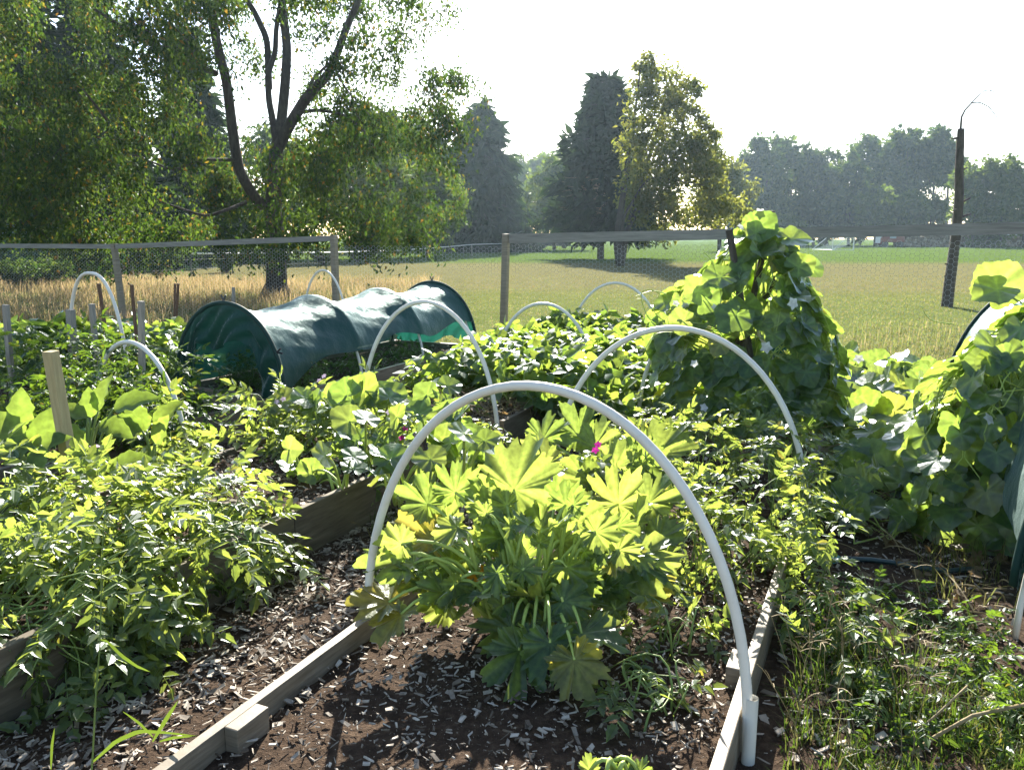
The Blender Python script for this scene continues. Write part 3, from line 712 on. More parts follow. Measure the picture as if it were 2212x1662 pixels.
def polar_leaf(rfun, N=76, rings=(.3, .62, .86, 1), cup=.1, wave=.05, lobes=(0,), seed=0, droop=.12):
    r_ = random.Random(seed); th = np.linspace(-math.pi, math.pi, N, endpoint=False) + math.pi / N
    v = [(0, 0, 0)]; va = [1.0]; f = []
    ph = [r_.random() * 6.28 for _ in range(4)]
    for ri, q in enumerate(rings):
        for t in th:
            rr = rfun(t) if q > .8 else (.5 * rfun(t) + .5 * min(rfun(t), .7 + .2 * math.cos(t)))
            rr *= q
            dl = min(abs((t - l + math.pi) % (2 * math.pi) - math.pi) for l in lobes)
            z = cup * q * q * (1 - .5 * abs(math.cos(t))) - droop * (rr * math.cos(t)) ** 2 * (1 if math.cos(t) > 0 else .3) + wave * q * q * (math.sin(3 * t + ph[0]) + .6 * math.sin(7 * t + ph[1]) + .35 * math.sin(13 * t + ph[2])) + .05 * q * (min(dl, .35) / .35)
            v.append((rr * math.sin(t), rr * math.cos(t), z))
            va.append(math.exp(-(dl * max(q, .35) / .07) ** 2) * (1.0 - .3 * q))
    for k in range(N):
        f.append((0, 1 + (k + 1) % N, 1 + k))
    for ri in range(len(rings) - 1):
        a, b = 1 + ri * N, 1 + (ri + 1) * N
        for k in range(N): f.append((a + k, a + (k + 1) % N, b + (k + 1) % N, b + k))
    return np.array(v), f, np.array(va)
def zuk_r(seed):
    r_ = random.Random(seed); ls = [0, .72, -.72, 1.45, -1.45, 2.25, -2.25]; ln = [1.0, .90, .90, .70, .70, .42, .42]
    ln = [a * (1 + r_.uniform(-.08, .08)) for a in ln]; p1, p2 = r_.random() * 6, r_.random() * 6
    nw = [r_.uniform(.36, .44) for _ in ls]
    slits = [(c + r_.uniform(-.06, .06), r_.uniform(.05, .10), r_.uniform(.40, .58)) for c in (-1.09, -.36, .36, 1.09, 1.85, -1.85) if r_.random() < .75]
    def f(t):
        best = .60 + .14 * math.cos(t)
        for c, L, w in zip(ls, ln, nw):
            d = abs((t - c + math.pi) % (2 * math.pi) - math.pi) / w
            if d < 1.15: best = max(best, L * (1 - .50 * min(d, 1) ** 4 - .08 * (math.cos(d * 10) < -.3)))
        for q in slits:
            ds = abs(t - q[0]) / q[1]
            if ds < 1: best = min(best, q[2] + .5 * ds ** 1.5)
        d180 = math.pi - abs(t)
        if d180 < .45: best = min(best, .10 + .8 * d180)
        return best * (1 + .06 * math.sin(21 * t + p1) + .05 * math.sin(37 * t + p2) + .07 * math.sin(9 * t + p2 * 2))
    return f, ls
def gourd_r(seed):
    r_ = random.Random(seed); p1, p2 = r_.random() * 6, r_.random() * 6
    def f(t):
        d180 = math.pi - abs(t); b = .80 + .12 * math.cos(t) + .05 * math.cos(5 * t) + .05 * max(0, math.cos(t)) ** 12
        if d180 < .55: b = min(b, .12 + 1.15 * d180)
        return b * (1 + .025 * math.sin(19 * t + p1) + .02 * math.sin(31 * t + p2))
    return f, (0, 1.05, -1.05, 2.05, -2.05)
ZUK = [polar_leaf(zuk_r(s)[0], 128, cup=.05 + .04 * (s % 3), wave=.11, lobes=zuk_r(s)[1], seed=s, droop=.04 + .07 * (s % 3)) for s in range(5)]
GOU = [polar_leaf(gourd_r(s)[0], 56, rings=(.35, .7, 1), cup=.06 + .05 * (s % 3), wave=.03, lobes=gourd_r(s)[1], seed=s, droop=.1 + .1 * (s % 3)) for s in range(5)]
def tomato_leaf(seed):
    r_ = random.Random(seed); m = MB()
    def leaflet(p, ang, L):
        prof = [(0, 0), (.26, .14), (.22, .28), (.34, .42), (.25, .55), (.25, .68), (.11, .82), (0, 1)]
        ca, sa = math.cos(ang), math.sin(ang); fold = r_.uniform(.02, .16); dr = r_.uniform(.1, .5); tw = r_.uniform(-.3, .3)
        V = [];
        for sgn in (1, -1):
            for (x, y) in prof:
                X, Y_, Z_ = sgn * x * L * .9, y * L, (fold * abs(x) * 2 - dr * y * y + tw * sgn * x) * L
                V.append((p[0] + X * ca + Y_ * sa, p[1] - X * sa + Y_ * ca, p[2] + Z_))
        m.add(V, [(0, 1, 2, 3, 4, 5, 6, 7), (15, 14, 13, 12, 11, 10, 9, 8)])
    dr = r_.uniform(.25, .6)
    R_ = lambda y: np.array((0, y, -dr * y * y))
    for y, L in ((.22, .24), (.45, .30), (.68, .28)):
        for s in (1, -1):
            leaflet(R_(y + r_.uniform(-.03, .03)), s * r_.uniform(.9, 1.3), L * r_.uniform(.85, 1.15))
    for y in (.33, .56):
        for s in (1, -1): leaflet(R_(y), s * 1.3, .1)
    leaflet(R_(.78), r_.uniform(-.2, .2), .34)
    pts = np.array([R_(y) for y in np.linspace(0, .8, 5)])
    for k in range(4):
        a, b = pts[k], pts[k + 1]; m.add([a + (-.008, 0, 0), a + (.008, 0, 0), b + (.008, 0, 0), b + (-.008, 0, 0)], [(0, 1, 2, 3)])
    return np.concatenate(m.v), m.f
TOM = [tomato_leaf(s) for s in range(6)]
BEAN1 = [strip_leaf(.86, f, d, prof=(0, .85, 1, .78, .4, 0), ys=[0, .12, .36, .6, .82, 1]) for f, d in ((.1, .1), (.18, .25), (.02, .35))]
def bean_tri(seed):
    r_ = random.Random(seed); m = MB()
    for ang, p in ((0, (0, .16, 0)), (1.45, (0, .0, 0)), (-1.45, (0, .0, 0))):
        v, f = BEAN1[r_.randrange(3)]; v = v * .62; ca, sa = math.cos(ang), math.sin(ang); tl = r_.uniform(-.5, .2)
        z = v[:, 2] + tl * v[:, 1]
        m.add(np.stack([p[0] + v[:, 0] * ca + v[:, 1] * sa, p[1] - v[:, 0] * sa + v[:, 1] * ca, p[2] + z], 1), f)
    return np.concatenate(m.v), m.f
BEAN = [bean_tri(s) for s in range(5)]
EGG = [strip_leaf(.62, .10, d, prof=(0, .5, .95, .82, 1, .72, .6, .26, 0), ys=[0, .1, .24, .38, .5, .63, .76, .9, 1], wave=.03) for d in (.12, .3, .0)]

rnd = lambda a, b: random.uniform(a, b)
def frames(D, N, S):
    y = nrm(D); z = nrm(N - y * np.sum(N * y, 1, keepdims=True)); x = np.cross(y, z)
    return np.stack([x, y, z], -1) * np.asarray(S)[:, None, None]
def put(m, tpls, P, D, N, S):
    pick = rng.integers(0, len(tpls), len(P)); FR = frames(D, N, S)
    for i, t in enumerate(tpls):
        q = pick == i
        m.scatter(t[0], t[1], FR[q], P[q], t[2] if len(t) > 2 else None)
def ell(c, r, n, k=.5):
    """points in an ellipsoid, k below 1/3 crowds them to the skin"""
    d = nrm(rng.normal(size=(n, 3))); q = rng.random(n) ** k
    return np.asarray(c) + d * q[:, None] * np.asarray(r), d
def fill(m, tpls, c, r, n, smin, smax, k=.3, droop=.3, up=1.0, zmin=None, jit=.6):
    P, d = ell(c, r, n, k)
    if zmin is not None:
        ok = P[:, 2] > zmin; P, d = P[ok], d[ok]
    h = d.copy(); h[:, 2] *= .4
    D = nrm(h) + rng.normal(0, jit, P.shape); D[:, 2] -= droop
    N = np.array((0, 0, up)) + .45 * d + rng.normal(0, .4, P.shape)
    put(m, tpls, P, D, N, smin + (smax - smin) * rng.random(len(P)))
    return P
def curve(a, b, lift, n=7, side=None):
    t = np.linspace(0, 1, n)[:, None]; a, b = np.array(a, float), np.array(b, float)
    p = a * (1 - t) + b * t + UP * lift * 4 * t * (1 - t)
    if side is not None: p = p + np.array(side) * 4 * t * (1 - t)
    return p
def ball(m, c, r, sq=1.0, n=10):
    V = []; f = []
    for j in range(1, 7):
        ph = math.pi * j / 7
        for i in range(n): V.append((c[0] + r * math.sin(ph) * math.cos(6.2832 * i / n), c[1] + r * math.sin(ph) * math.sin(6.2832 * i / n), c[2] + r * sq * math.cos(ph)))
    V += [(c[0], c[1], c[2] + r * sq * .97), (c[0], c[1], c[2] - r * sq)]; T, B = len(V) - 2, len(V) - 1
    for j in range(5):
        for i in range(n): f.append((j * n + i, (j + 1) * n + i, (j + 1) * n + (i + 1) % n, j * n + (i + 1) % n))
    for i in range(n): f.append((T, i, (i + 1) % n)); f.append((B, 5 * n + (i + 1) % n, 5 * n + i))
    m.add(V, f)
PETAL = strip_leaf(.75, .08, .2, prof=(.1, .5, .95, 1, .6, .15))
def flower(p, d, size, mat, parent, n=5, name='flower'):
    m = MB(); d = nrm(np.array(d, float)); x = nrm(np.cross(d, (.3, .2, .9))); y = np.cross(d, x)
    A = np.arange(n) * 2 * math.pi / n + rng.random()
    D = np.cos(A)[:, None] * x + np.sin(A)[:, None] * y + d * .25
    m.scatter(PETAL[0], PETAL[1], frames(D, np.tile(d, (n, 1)), np.full(n, size / 2)), np.tile(np.array(p, float), (n, 1)))
    return m.build(name, mat, parent, smooth=True)

# ---------------------------------------------------------------- the near squash plant, leaf by leaf
e = thing('squash_plant', 'big squash plant with jagged leaves sprawling under the nearest hoop', 'plant', gz(1150, 1335, .1))
crown = gz(1155, 1340, .14)
ml, ms = MB(), MB()
#  x, y, Y, size px, direction, face normal
ZL = [(1120, 1020, 3.25, 250, (.25, .25, .95), (-.1, -.9, .2)), (985, 1040, 3.2, 150, (.05, .2, 1), (-.5, -.8, .1)), (905, 1078, 3.15, 150, (-.8, -.1, .35), (0, -.5, .8)),
      (1045, 1070, 3.2, 150, (-.3, .2, .7), (.2, -.7, .5)), (1160, 1125, 3.15, 170, (-.2, -.1, .6), (.1, -.8, .4)), (1250, 1105, 3.25, 150, (.25, .2, .9), (.2, -.9, .2)),
      (1330, 1060, 3.4, 190, (.1, .4, .8), (-.3, -.8, .3)), (1415, 1065, 3.5, 160, (.4, .2, .8), (-.4, -.8, .4)), (1395, 1215, 2.95, 250, (.85, -.15, .12), (-.1, -.72, .55)),
      (1345, 1195, 3.0, 180, (.3, .1, .8), (-.3, -.8, .4)), (1285, 1225, 3.05, 130, (.3, -.3, .5), (-.2, -.5, .8)), (1190, 1205, 3.1, 130, (.1, -.3, .5), (0, -.6, .6)),
      (1268, 1300, 2.85, 110, (.5, -.4, .2), (0, -.5, .8)), (1085, 1235, 3.0, 120, (-.2, -.3, .4), (.1, -.6, .7)), (1000, 1195, 3.05, 170, (-.4, -.1, .5), (.3, -.6, .7)),
      (905, 1150, 3.1, 190, (-.7, .1, .45), (.3, -.7, .6)), (960, 1150, 3.15, 150, (-.3, .2, .8), (.2, -.8, .4)), (845, 1210, 2.98, 190, (-.95, -.1, .25), (.1, -.35, .9)),
      (925, 1270, 2.95, 170, (-.7, -.3, .2), (.2, -.5, .85)), (810, 1298, 2.85, 200, (-1, -.1, .12), (.05, -.3, .95)), (850, 1345, 2.75, 170, (-.6, -.5, -.45), (-.2, -.6, .7)),
      (1085, 1375, 2.72, 200, (-.55, -.6, -.25), (-.1, -.45, .85)), (1120, 1440, 2.55, 250, (-.2, -.75, -.55), (-.05, -.6, .75)), (1195, 1420, 2.55, 220, (.15, -.75, -.5), (.1, -.6, .75)),
      (1250, 1455, 2.45, 220, (.25, -.75, -.6), (-.35, -.45, .8)), (1285, 1375, 2.6, 230, (.7, -.5, -.1), (.05, -.5, .85)), (1015, 1310, 2.85, 120, (-.3, -.5, .1), (0, -.5, .85)),
      (1150, 1285, 2.85, 150, (0, -.4, .5), (.1, -.8, .4)), (1040, 1150, 3.2, 140, (-.1, .1, .8), (.3, -.8, .3)), (1205, 1060, 3.35, 130, (.1, .3, .9), (.2, -.8, .3)), (1440, 1150, 3.3, 130, (.7, .1, .4), (-.2, -.6, .7)),
      (960, 1110, 3.2, 120, (-.3, .1, .8), (.3, -.7, .5)), (1090, 1105, 3.25, 120, (-.3, .1, .8), (-.3, -.7, .5)), (1220, 1155, 3.1, 120, (.3, -.1, .6), (.2, -.7, .5)), (1310, 1140, 3.2, 130, (.3, .1, .7), (-.4, -.7, .3)), (1380, 1110, 3.3, 130, (.2, .2, .9), (.5, -.7, .2)), (1130, 1185, 3.1, 130, (-.1, -.2, .6), (.3, -.7, .5)),
      (880, 1245, 2.95, 140, (-.8, -.2, .1), (.2, -.5, .8)), (990, 1255, 2.95, 120, (-.5, -.3, .3), (-.1, -.5, .8)), (1335, 1265, 2.9, 140, (.8, -.3, .1), (.2, -.5, .8)), (1150, 1390, 2.62, 150, (.1, -.7, -.2), (.2, -.6, .75)), (1430, 1250, 2.95, 110, (.8, -.2, -.2), (.3, -.5, .8)), (1240, 1240, 2.95, 110, (.2, -.3, .5), (.3, -.6, .7)),
      (1180, 1350, 2.7, 140, (.1, -.6, -.1), (0, -.6, .75)), (1075, 1300, 2.8, 110, (-.5, -.3, .3), (.1, -.4, .9))]
for _ in range(30):
    a = rnd(-2.6, 2.6); q = rnd(.12, .34); hh = rnd(.12, .48); pz = crown + np.array((math.sin(a) * q, -math.cos(a) * q * .5 + .08, hh))
    ZL.append((CX + F * pz[0] / (pz[1] * PC + (CAM_H - pz[2]) * PS), None, pz, rnd(65, 125), (math.sin(a), -.3 * math.cos(a), rnd(0, .8)), (rnd(-.5, .5), rnd(-.9, -.3), rnd(.3, .9))))
for k_ in range(22):
    sd = -1 if k_ % 2 else 1; xx_ = rnd(830, 1000) if sd < 0 else rnd(1310, 1450); ZL.append((xx_, rnd(1120, 1310), rnd(2.8, 3.15), rnd(95, 150), (sd * rnd(.3, 1), rnd(-.5, .1), rnd(-.2, .6)), (rnd(-.4, .4), rnd(-.9, -.4), rnd(.3, .9))))
for _ in range(16):
    a = rnd(0, 6.28); ZL.append((rnd(960, 1330), rnd(1150, 1330), rnd(2.72, 2.95), rnd(90, 150), (math.cos(a), -.3, .5 * math.sin(a)), (rnd(-.4, .4), rnd(-.9, -.4), rnd(.3, .9))))
for i, (x, y, Y, s, d, nn) in enumerate(ZL):
    c, Y = (Y, Y[1]) if y is None else (at(x, y, Y), Y); S = s * Y / F * .50; d = nrm(np.array(d, float) + rng.normal(0, .12, 3)); nn = np.array(nn, float) + rng.normal(0, .3, 3)
    b = c - d * S * .32; tpl = ZUK[i % 5]
    ml.scatter(tpl[0], tpl[1], frames(d[None], nn[None], np.array([S])), b[None], tpl[2])
    root = crown + np.array((rng.normal(0, .05), rng.normal(0, .05), 0)) + np.array(((x - 1150) * .0006, 0, 0))
    pl = curve(root, b, .10 + .02 * rng.random(), 8); ms.tube(pl, np.linspace(.010, .0055, 8), 6)
ml.build('foliage', M['squash'], e, smooth=True); ms.build('leaf_stalk', M['stem_pale'], e, smooth=True)
for x, y, d, s in ((1018, 1252, (-.5, -.5, .6), .075), (1048, 1240, (.6, -.4, .6), .08), (1008, 1268, (-.9, -.3, .2), .06)):
    flower(at(x, y, 2.92), d, s, M['petal_orange'], e)
def squash_leaves(name, label, cat, spots, base, mat, group=None, flowers=(), tpls=ZUK, k=.66, stem=None):
    e = thing(name, label, cat, base, group); ml, ms = MB(), MB(); base = np.array(base)
    for i, (x, y, Y, s, d, nn) in enumerate(spots):
        c = at(x, y, Y); S = s * Y / F * k; d = nrm(np.array(d, float)); b = c - d * S * .32; t = tpls[i % len(tpls)]
        ml.scatter(t[0], t[1], frames(d[None], np.array(nn, float)[None], np.array([S])), b[None], t[2] if len(t) > 2 else None)
        pl = curve(base + rng.normal(0, .03, 3) * (1, 1, 0), b, .06, 7); ms.tube(pl, np.linspace(.009, .006, 7), 5)
    ml.build('foliage', mat, e, smooth=True); ms.build('leaf_stalk', stem or M['stem_pale'], e, smooth=True)
    for p, d, s, fm in flowers: flower(p, d, s, fm, e)
    return e
def rspots(n, x0, x1, y0, y1, Y0, Y1, s0, s1, upr=.5):
    o = []
    for _ in range(n):
        a = rnd(0, 6.28)
        fy = rnd(0, 1)
        o.append((rnd(x0, x1), y1 + (y0 - y1) * fy, Y0 + (Y1 - Y0) * fy + rnd(-.15, .15), rnd(s0, s1), (math.cos(a), math.sin(a), rnd(-.2, .5) + upr), (rnd(-.5, .5), rnd(-1.0, -.1), rnd(.15, .8))))
    return o
squash_leaves('squash_plant', 'squash plant with yellowing upright leaves behind the nearest squash', 'plant',
    [(1435, 955, 4.3, 150, (.5, .3, .7), (-.5, -.8, .2)), (1190, 935, 4.3, 110, (.7, .2, .5), (-.3, -.8, .5)), (1240, 920, 4.4, 110, (-.3, .3, .7), (.2, -.8, .3)), (1390, 985, 4.1, 120, (.3, .1, .8), (-.3, -.8, .2)),
     (1255, 1020, 3.9, 120, (-.6, .2, .6), (.2, -.7, .4)), (1330, 990, 4.0, 100, (.1, .3, .9), (.3, -.8, .2)), (1160, 985, 4.0, 120, (-.5, .1, .5), (.1, -.6, .7)), (1290, 945, 4.3, 100, (.2, .2, .6), (0, -.7, .6))],
    bed(1.55, .85, .12), M['squash'])
squash_leaves('squash_seedling', 'bright young squash leaves rising at the bottom picture edge', 'plant',
    [(1272, 1652, 2.05, 60, (-.2, .2, .9), (.1, -.8, .4)), (1350, 1656, 2.05, 60, (-.3, .2, .8), (.3, -.8, .4)), (1385, 1658, 2.05, 55, (.4, .2, .8), (-.3, -.8, .4)), (1310, 1672, 2.0, 60, (0, -.2, .5), (0, -.6, .8))], gz(1330, 1690, .1), M['squash'])
# vines in the bed beyond: melon-like leaves over tomato tops
VN = [(640, 1005, 4.6), (735, 1010, 4.3), (790, 930, 4.7), (840, 870, 5.4), (930, 905, 5.0), (700, 880, 5.4), (1000, 860, 6.1), (920, 960, 4.3), (870, 1010, 4.1), (1110, 840, 6.5), (1000, 960, 4.2)]
LB = ['pale squash vine with cupped leaves over the chips in the second bed', 'squash vine with a glossy white leaf near the bed corner', 'squash vine flopping over the path left of the nearest hoop', 'squash vine with one broad lit leaf before the grey tunnel bed',
      'squash vine reaching up behind the shoulder of the nearest hoop', 'squash vine among the white flowers of the second bed', 'squash vine of drying leaves in front of the beans', 'dark leafy squash vine behind the left leg of the nearest hoop', 'squash vine hanging low in shade over the narrow path', 'sparse squash vine with two tall lit leaves beside the beans', 'squash vine in the gap behind the black clamp']
for i, ((x, y, Y), lb) in enumerate(zip(VN, LB)):
    b = at(x, y + 60, Y); b[2] = .24
    n = 13 if i not in (0, 1, 6, 9) else 7
    sp = rspots(n, x - 75, x + 75, y - 35, y + 45, Y + .25, Y - .2, 62, 92, .35)
    squash_leaves('squash_vine', lb, 'plant', sp, b, M['gourd'], 'squash vines in the beds', tpls=GOU, k=.56,
        flowers=[(at(855, 868, 5.9), (0, -.6, .8), .12, M['petal_orange'])] if i == 6 else [])

# ---------------------------------------------------------------- gourd mounds
def gourd(label, base, prof, nl, s0, s1, flowers, tendrils, poles, inner=120, lo=.0, squash_y=.75, extra=()):
    """prof: (height, radius left, radius right, centre shift)"""
    e = thing('gourd_vine', label, 'plant', base, 'white flowered gourd vines'); base = np.array(base); base[2] = 0
    ml, ms = MB(), MB(); pr = np.array(prof)
    zs = pr[:, 0]
    wts = (pr[:, 1] + pr[:, 2]) + .2
    P, D, N, S = [], [], [], []
    for i in range(nl + inner):
        z = random.choices(range(len(zs) - 1), weights=[(zs[j + 1] - zs[j]) * (wts[j] + wts[j + 1]) for j in range(len(zs) - 1)])[0]
        f = random.random(); zz = zs[z] * (1 - f) + zs[z + 1] * f
        rl, rr_, sh = [pr[z, k] * (1 - f) + pr[z + 1, k] * f for k in (1, 2, 3)]
        a = random.random() * 6.283; ca, sa = math.cos(a), math.sin(a); q = 1 if i < nl else random.uniform(.2, .8)
        q *= random.uniform(.88, 1.06)
        p = base + np.array((sh + (rr_ if ca > 0 else rl) * ca * q, (rl + rr_) / 2 * squash_y * sa * q, zz))
        o = np.array((ca, sa, 0)); tz = zz / zs[-1]
        d = o * rnd(.2, .7) + np.array((rnd(-.5, .5), rnd(-.3, .3), rnd(-1.0, -.1) + 1.0 * max(0, tz - .55)))
        P.append(p); D.append(d); N.append(o * .8 + UP * (.35 + .5 * max(0, tz - .3)) + rng.normal(0, .28, 3)); S.append(rnd(s0, s1))
        c = base + np.array((sh, 0, max(.05, zz - .25)))
        if i % 2 == 0: ms.tube(curve(c * .55 + p * .45, p, .04, 5, side=rng.normal(0, .03, 3)), .0045, 4)
    for (x, y, Y, s, d, nn) in extra:
        S_ = s * Y / F * .56; P.append(at(x, y, Y) - nrm(d) * S_ * .3); D.append(np.array(d, float)); N.append(np.array(nn, float)); S.append(S_)
        ms.tube(curve(P[-1], base + np.array((pr[0, 3], 0, P[-1][2] * .8)), .03, 6), .004, 4)
    put(ml, GOU, np.array(P), np.array(D), np.array(N), np.array(S))
    for k in range(46):
        a = rnd(0, 6.28); z0, z1 = rnd(.05, .5) * zs[-1], rnd(.4, .95) * zs[-1]
        def pt(z, a):
            rl = np.interp(z, zs, pr[:, 1]); r2 = np.interp(z, zs, pr[:, 2]); sh = np.interp(z, zs, pr[:, 3])
            return base + np.array((sh + (r2 if math.cos(a) > 0 else rl) * math.cos(a) * .9, (rl + r2) / 2 * squash_y * math.sin(a) * .9, z))
        ms.tube([pt(z0 + (z1 - z0) * t, a + t * rnd(-.3, .3) + .15 * math.sin(7 * t)) for t in np.linspace(0, 1, 9)], .0045, 4)
    for pts in tendrils:
        pts = np.array([at(*p) for p in pts]); t = np.linspace(0, len(pts) - 1, 26); i0 = np.minimum(t.astype(int), len(pts) - 2); f = (t - i0)[:, None]
        g = lambda i: pts[np.clip(i, 0, len(pts) - 1)]
        p0, p1, p2, p3 = g(i0 - 1), g(i0), g(i0 + 1), g(i0 + 2)
        c = .5 * (2 * p1 + (p2 - p0) * f + (2 * p0 - 5 * p1 + 4 * p2 - p3) * f * f + (3 * p1 - p0 - 3 * p2 + p3) * f ** 3)
        ms.tube(c, np.linspace(.0042, .002, 26), 4)
    ml.build('foliage', M['gourd'], e, smooth=True); ms.build('vine_stem', M['stem_pale'], e, smooth=True)
    for x, y, Y, s in flowers: flower(at(x, y, Y), (rnd(-.4, .4), -.7, rnd(.1, .7)), s, M['petal_white'], e)
    for a, b, w in poles:
        m = MB(); m.tube([a, (a + b) / 2 + rng.normal(0, .01, 3), b], [w, w * .9, w * .75], 7); m.build('support_pole', M['bark_red'], e)
    return e
GB = bed(1.62, 3.45)
gx = GB[0]
gourd('tall peaked gourd vine covered in broad dark leaves and white flowers', GB,
      [(.05, .62, .62, .1), (.35, .72, .68, .1), (.7, .74, .70, .1), (1.0, .74, .56, .08), (1.2, .66, .42, .08), (1.38, .36, .32, .1), (1.56, .22, .24, .1), (1.74, .05, .08, .08)],
      520, .085, .145,
      [(1641, 460, 6.2, .08), (1600, 490, 6.1, .06), (1712, 655, 5.6, .095), (1655, 750, 5.55, .09), (1460, 655, 5.9, .06), (1545, 665, 5.7, .07), (1500, 785, 5.6, .06), (1855, 775, 5.9, .08), (1520, 880, 5.55, .07), (1480, 660, 6, .06)],
      [[(1450, 690, 5.9), (1405, 690, 5.9), (1385, 640, 5.9), (1400, 625, 5.9), (1430, 640, 5.9), (1440, 680, 5.9)], [(1480, 700, 5.9), (1430, 690, 5.9), (1395, 650, 5.9), (1375, 645, 5.9)], [(1540, 620, 6), (1545, 590, 6), (1535, 560, 6), (1520, 545, 6)],
       [(1480, 720, 5.9), (1420, 720, 5.9), (1390, 760, 5.9)], [(1770, 660, 6), (1795, 720, 6), (1800, 760, 6), (1785, 770, 6)], [(1440, 635, 5.9), (1410, 628, 5.9), (1372, 640, 5.9)]],
      [(at(1575, 497, 6.2), bed(1.9, 3.3, .0), .028), (at(1668, 455, 6.3), bed(1.5, 3.6, 0), .028), (at(1700, 560, 6.6), bed(1.2, 3.2, 0), .026)], inner=25,
      extra=[(1650, 482, 6.15, 80, (.4, 0, .5), (-.1, -.8, .5)), (1725, 515, 6.1, 80, (.9, -.1, .1), (.1, -.5, .8)), (1625, 497, 6.1, 55, (-.6, 0, .4), (.2, -.8, .4)), (1735, 570, 6.0, 70, (.6, 0, .3), (-.2, -.8, .5)), (1760, 575, 6.2, 60, (.7, .2, .2), (0, -.8, .4)),
             (1545, 600, 5.9, 80, (-.8, -.1, -.1), (-.1, -.6, .7)), (1500, 620, 5.8, 75, (-.4, 0, .5), (.2, -.8, .4)), (1530, 640, 5.8, 80, (.5, 0, .4), (0, -.8, .5)), (1465, 695, 5.7, 70, (-.7, -.1, 0), (.1, -.8, .4)), (1580, 690, 5.5, 95, (-.5, -.3, -.4), (0, -.6, .7)), (1425, 690, 5.9, 40, (-.6, 0, .2), (.1, -.7, .5)), (1410, 690, 5.9, 34, (.3, 0, .3), (.1, -.7, .5))])
RG = gz(2215, 1130) ; RG = np.array((3.15, 4.75, 0))
gourd('spreading gourd vine climbing the green tunnel at the right edge', RG,
      [(.0, .85, .9, .1), (.4, .8, .9, .1), (.8, .62, .9, .15), (1.05, .40, .9, .2), (1.25, .22, .8, .28), (1.42, .02, .5, .35)],
      360, .085, .145, [(2068, 830, 4.5, .09), (2030, 935, 4.5, .08), (2120, 770, 4.6, .08), (2190, 780, 4.3, .08), (1985, 990, 4.4, .07), (2150, 790, 4.5, .06)],
      [[(2100, 880, 4.4), (2070, 905, 4.4), (2085, 960, 4.3), (2120, 990, 4.3)], [(2060, 700, 5), (2010, 690, 5), (1990, 660, 5)]], [], inner=30,
      extra=[(2165, 605, 4.9, 120, (.5, 0, .6), (-.2, -.85, .4)), (2140, 630, 4.8, 100, (-.7, -.1, -.2), (0, -.5, .8))])
gourd('gourd shoots hiding the near end of the green tunnel at the right edge', bed(3.22, 1.95),
      [(.0, .45, .6, .05), (.4, .5, .6, .08), (.8, .42, .6, .12), (1.1, .26, .55, .2), (1.3, .03, .35, .3)], 200, .085, .14, [(2135, 905, 4.0, .07)], [], [], inner=15)
# ground runners between the two mounds and along the shaded path
def runner(label, x0, x1, y0, y1, Y0, Y1, n, fl, s=(70, 100), mat='gourd', orange=()):
    b = at((x0 + x1) / 2, y1, Y1); b[2] = 0
    sp = []
    for _ in range(n):
        f = random.random(); x = rnd(x0, x1) ; y = y1 + (y0 - y1) * f; a = rnd(0, 6.28)
        p = gz(x, y + rnd(5, 30), 0); Yq = p[1]
        sp.append((x, y, Yq + rnd(-.1, .05), rnd(*s), (math.cos(a), math.sin(a) - .3, rnd(-.2, .55)), (rnd(-.5, .5), rnd(-1, 0), rnd(.2, .8))))
    e = thing('gourd_vine', label, 'plant', b, 'white flowered gourd vines'); ml, ms = MB(), MB()
    last = None
    for i, (x, y, Y, s_, d, nn) in enumerate(sp):
        c = at(x, y, Y); c[2] = max(c[2], .06) + rnd(0, .16); S = s_ * Y / F * .56; bb = c - nrm(d) * S * .3; t = GOU[i % 5]
        ml.scatter(t[0], t[1], frames(np.array(d, float)[None], np.array(nn, float)[None], np.array([S])), bb[None], t[2])
        g_ = bb + rng.normal(0, .08, 3); g_[2] = .02; ms.tube(curve(g_, bb, .02, 5), .004, 4)
        if last is not None and np.linalg.norm(last - g_) < .8: ms.tube(curve(last, g_, .03, 7, side=rng.normal(0, .03, 3)), .005, 4)
        last = g_
    ml.build('foliage', M[mat], e, smooth=True); ms.build('vine_stem', M['stem_pale'], e, smooth=True)
    for x, y in fl:
        p = gz(x, y + 14, 0); flower(at(x, y, p[1]), (rnd(-.3, .3), -.6, .6), .085, M['petal_white'], e)
    for x, y in orange:
        p = gz(x, y + 14, 0); flower(at(x, y, p[1]), (rnd(-.3, .3), -.6, .6), .07, M['petal_orange'], e, 4)
runner('glossy gourd runner along the ground between the two mounds', 1830, 2030, 800, 900, 6, 5, 60, [(1890, 880), (1960, 910), (1920, 940)])
runner('brightly lit gourd runner spilling over the path right of the bed', 1800, 2080, 890, 1040, 5, 4, 85, [(1890, 958), (1860, 1010), (1990, 945)], orange=((1935, 985), (1925, 1040)))
runner('shaded gourd runner with yellowing leaves at the foot of the right mound', 1780, 2120, 1020, 1150, 4.4, 3.6, 55, [], (70, 105))
runner('broad shaded gourd leaves hanging under the peaked mound', 1450, 1800, 850, 960, 5.8, 5.2, 40, [(1562, 890)], (75, 105))
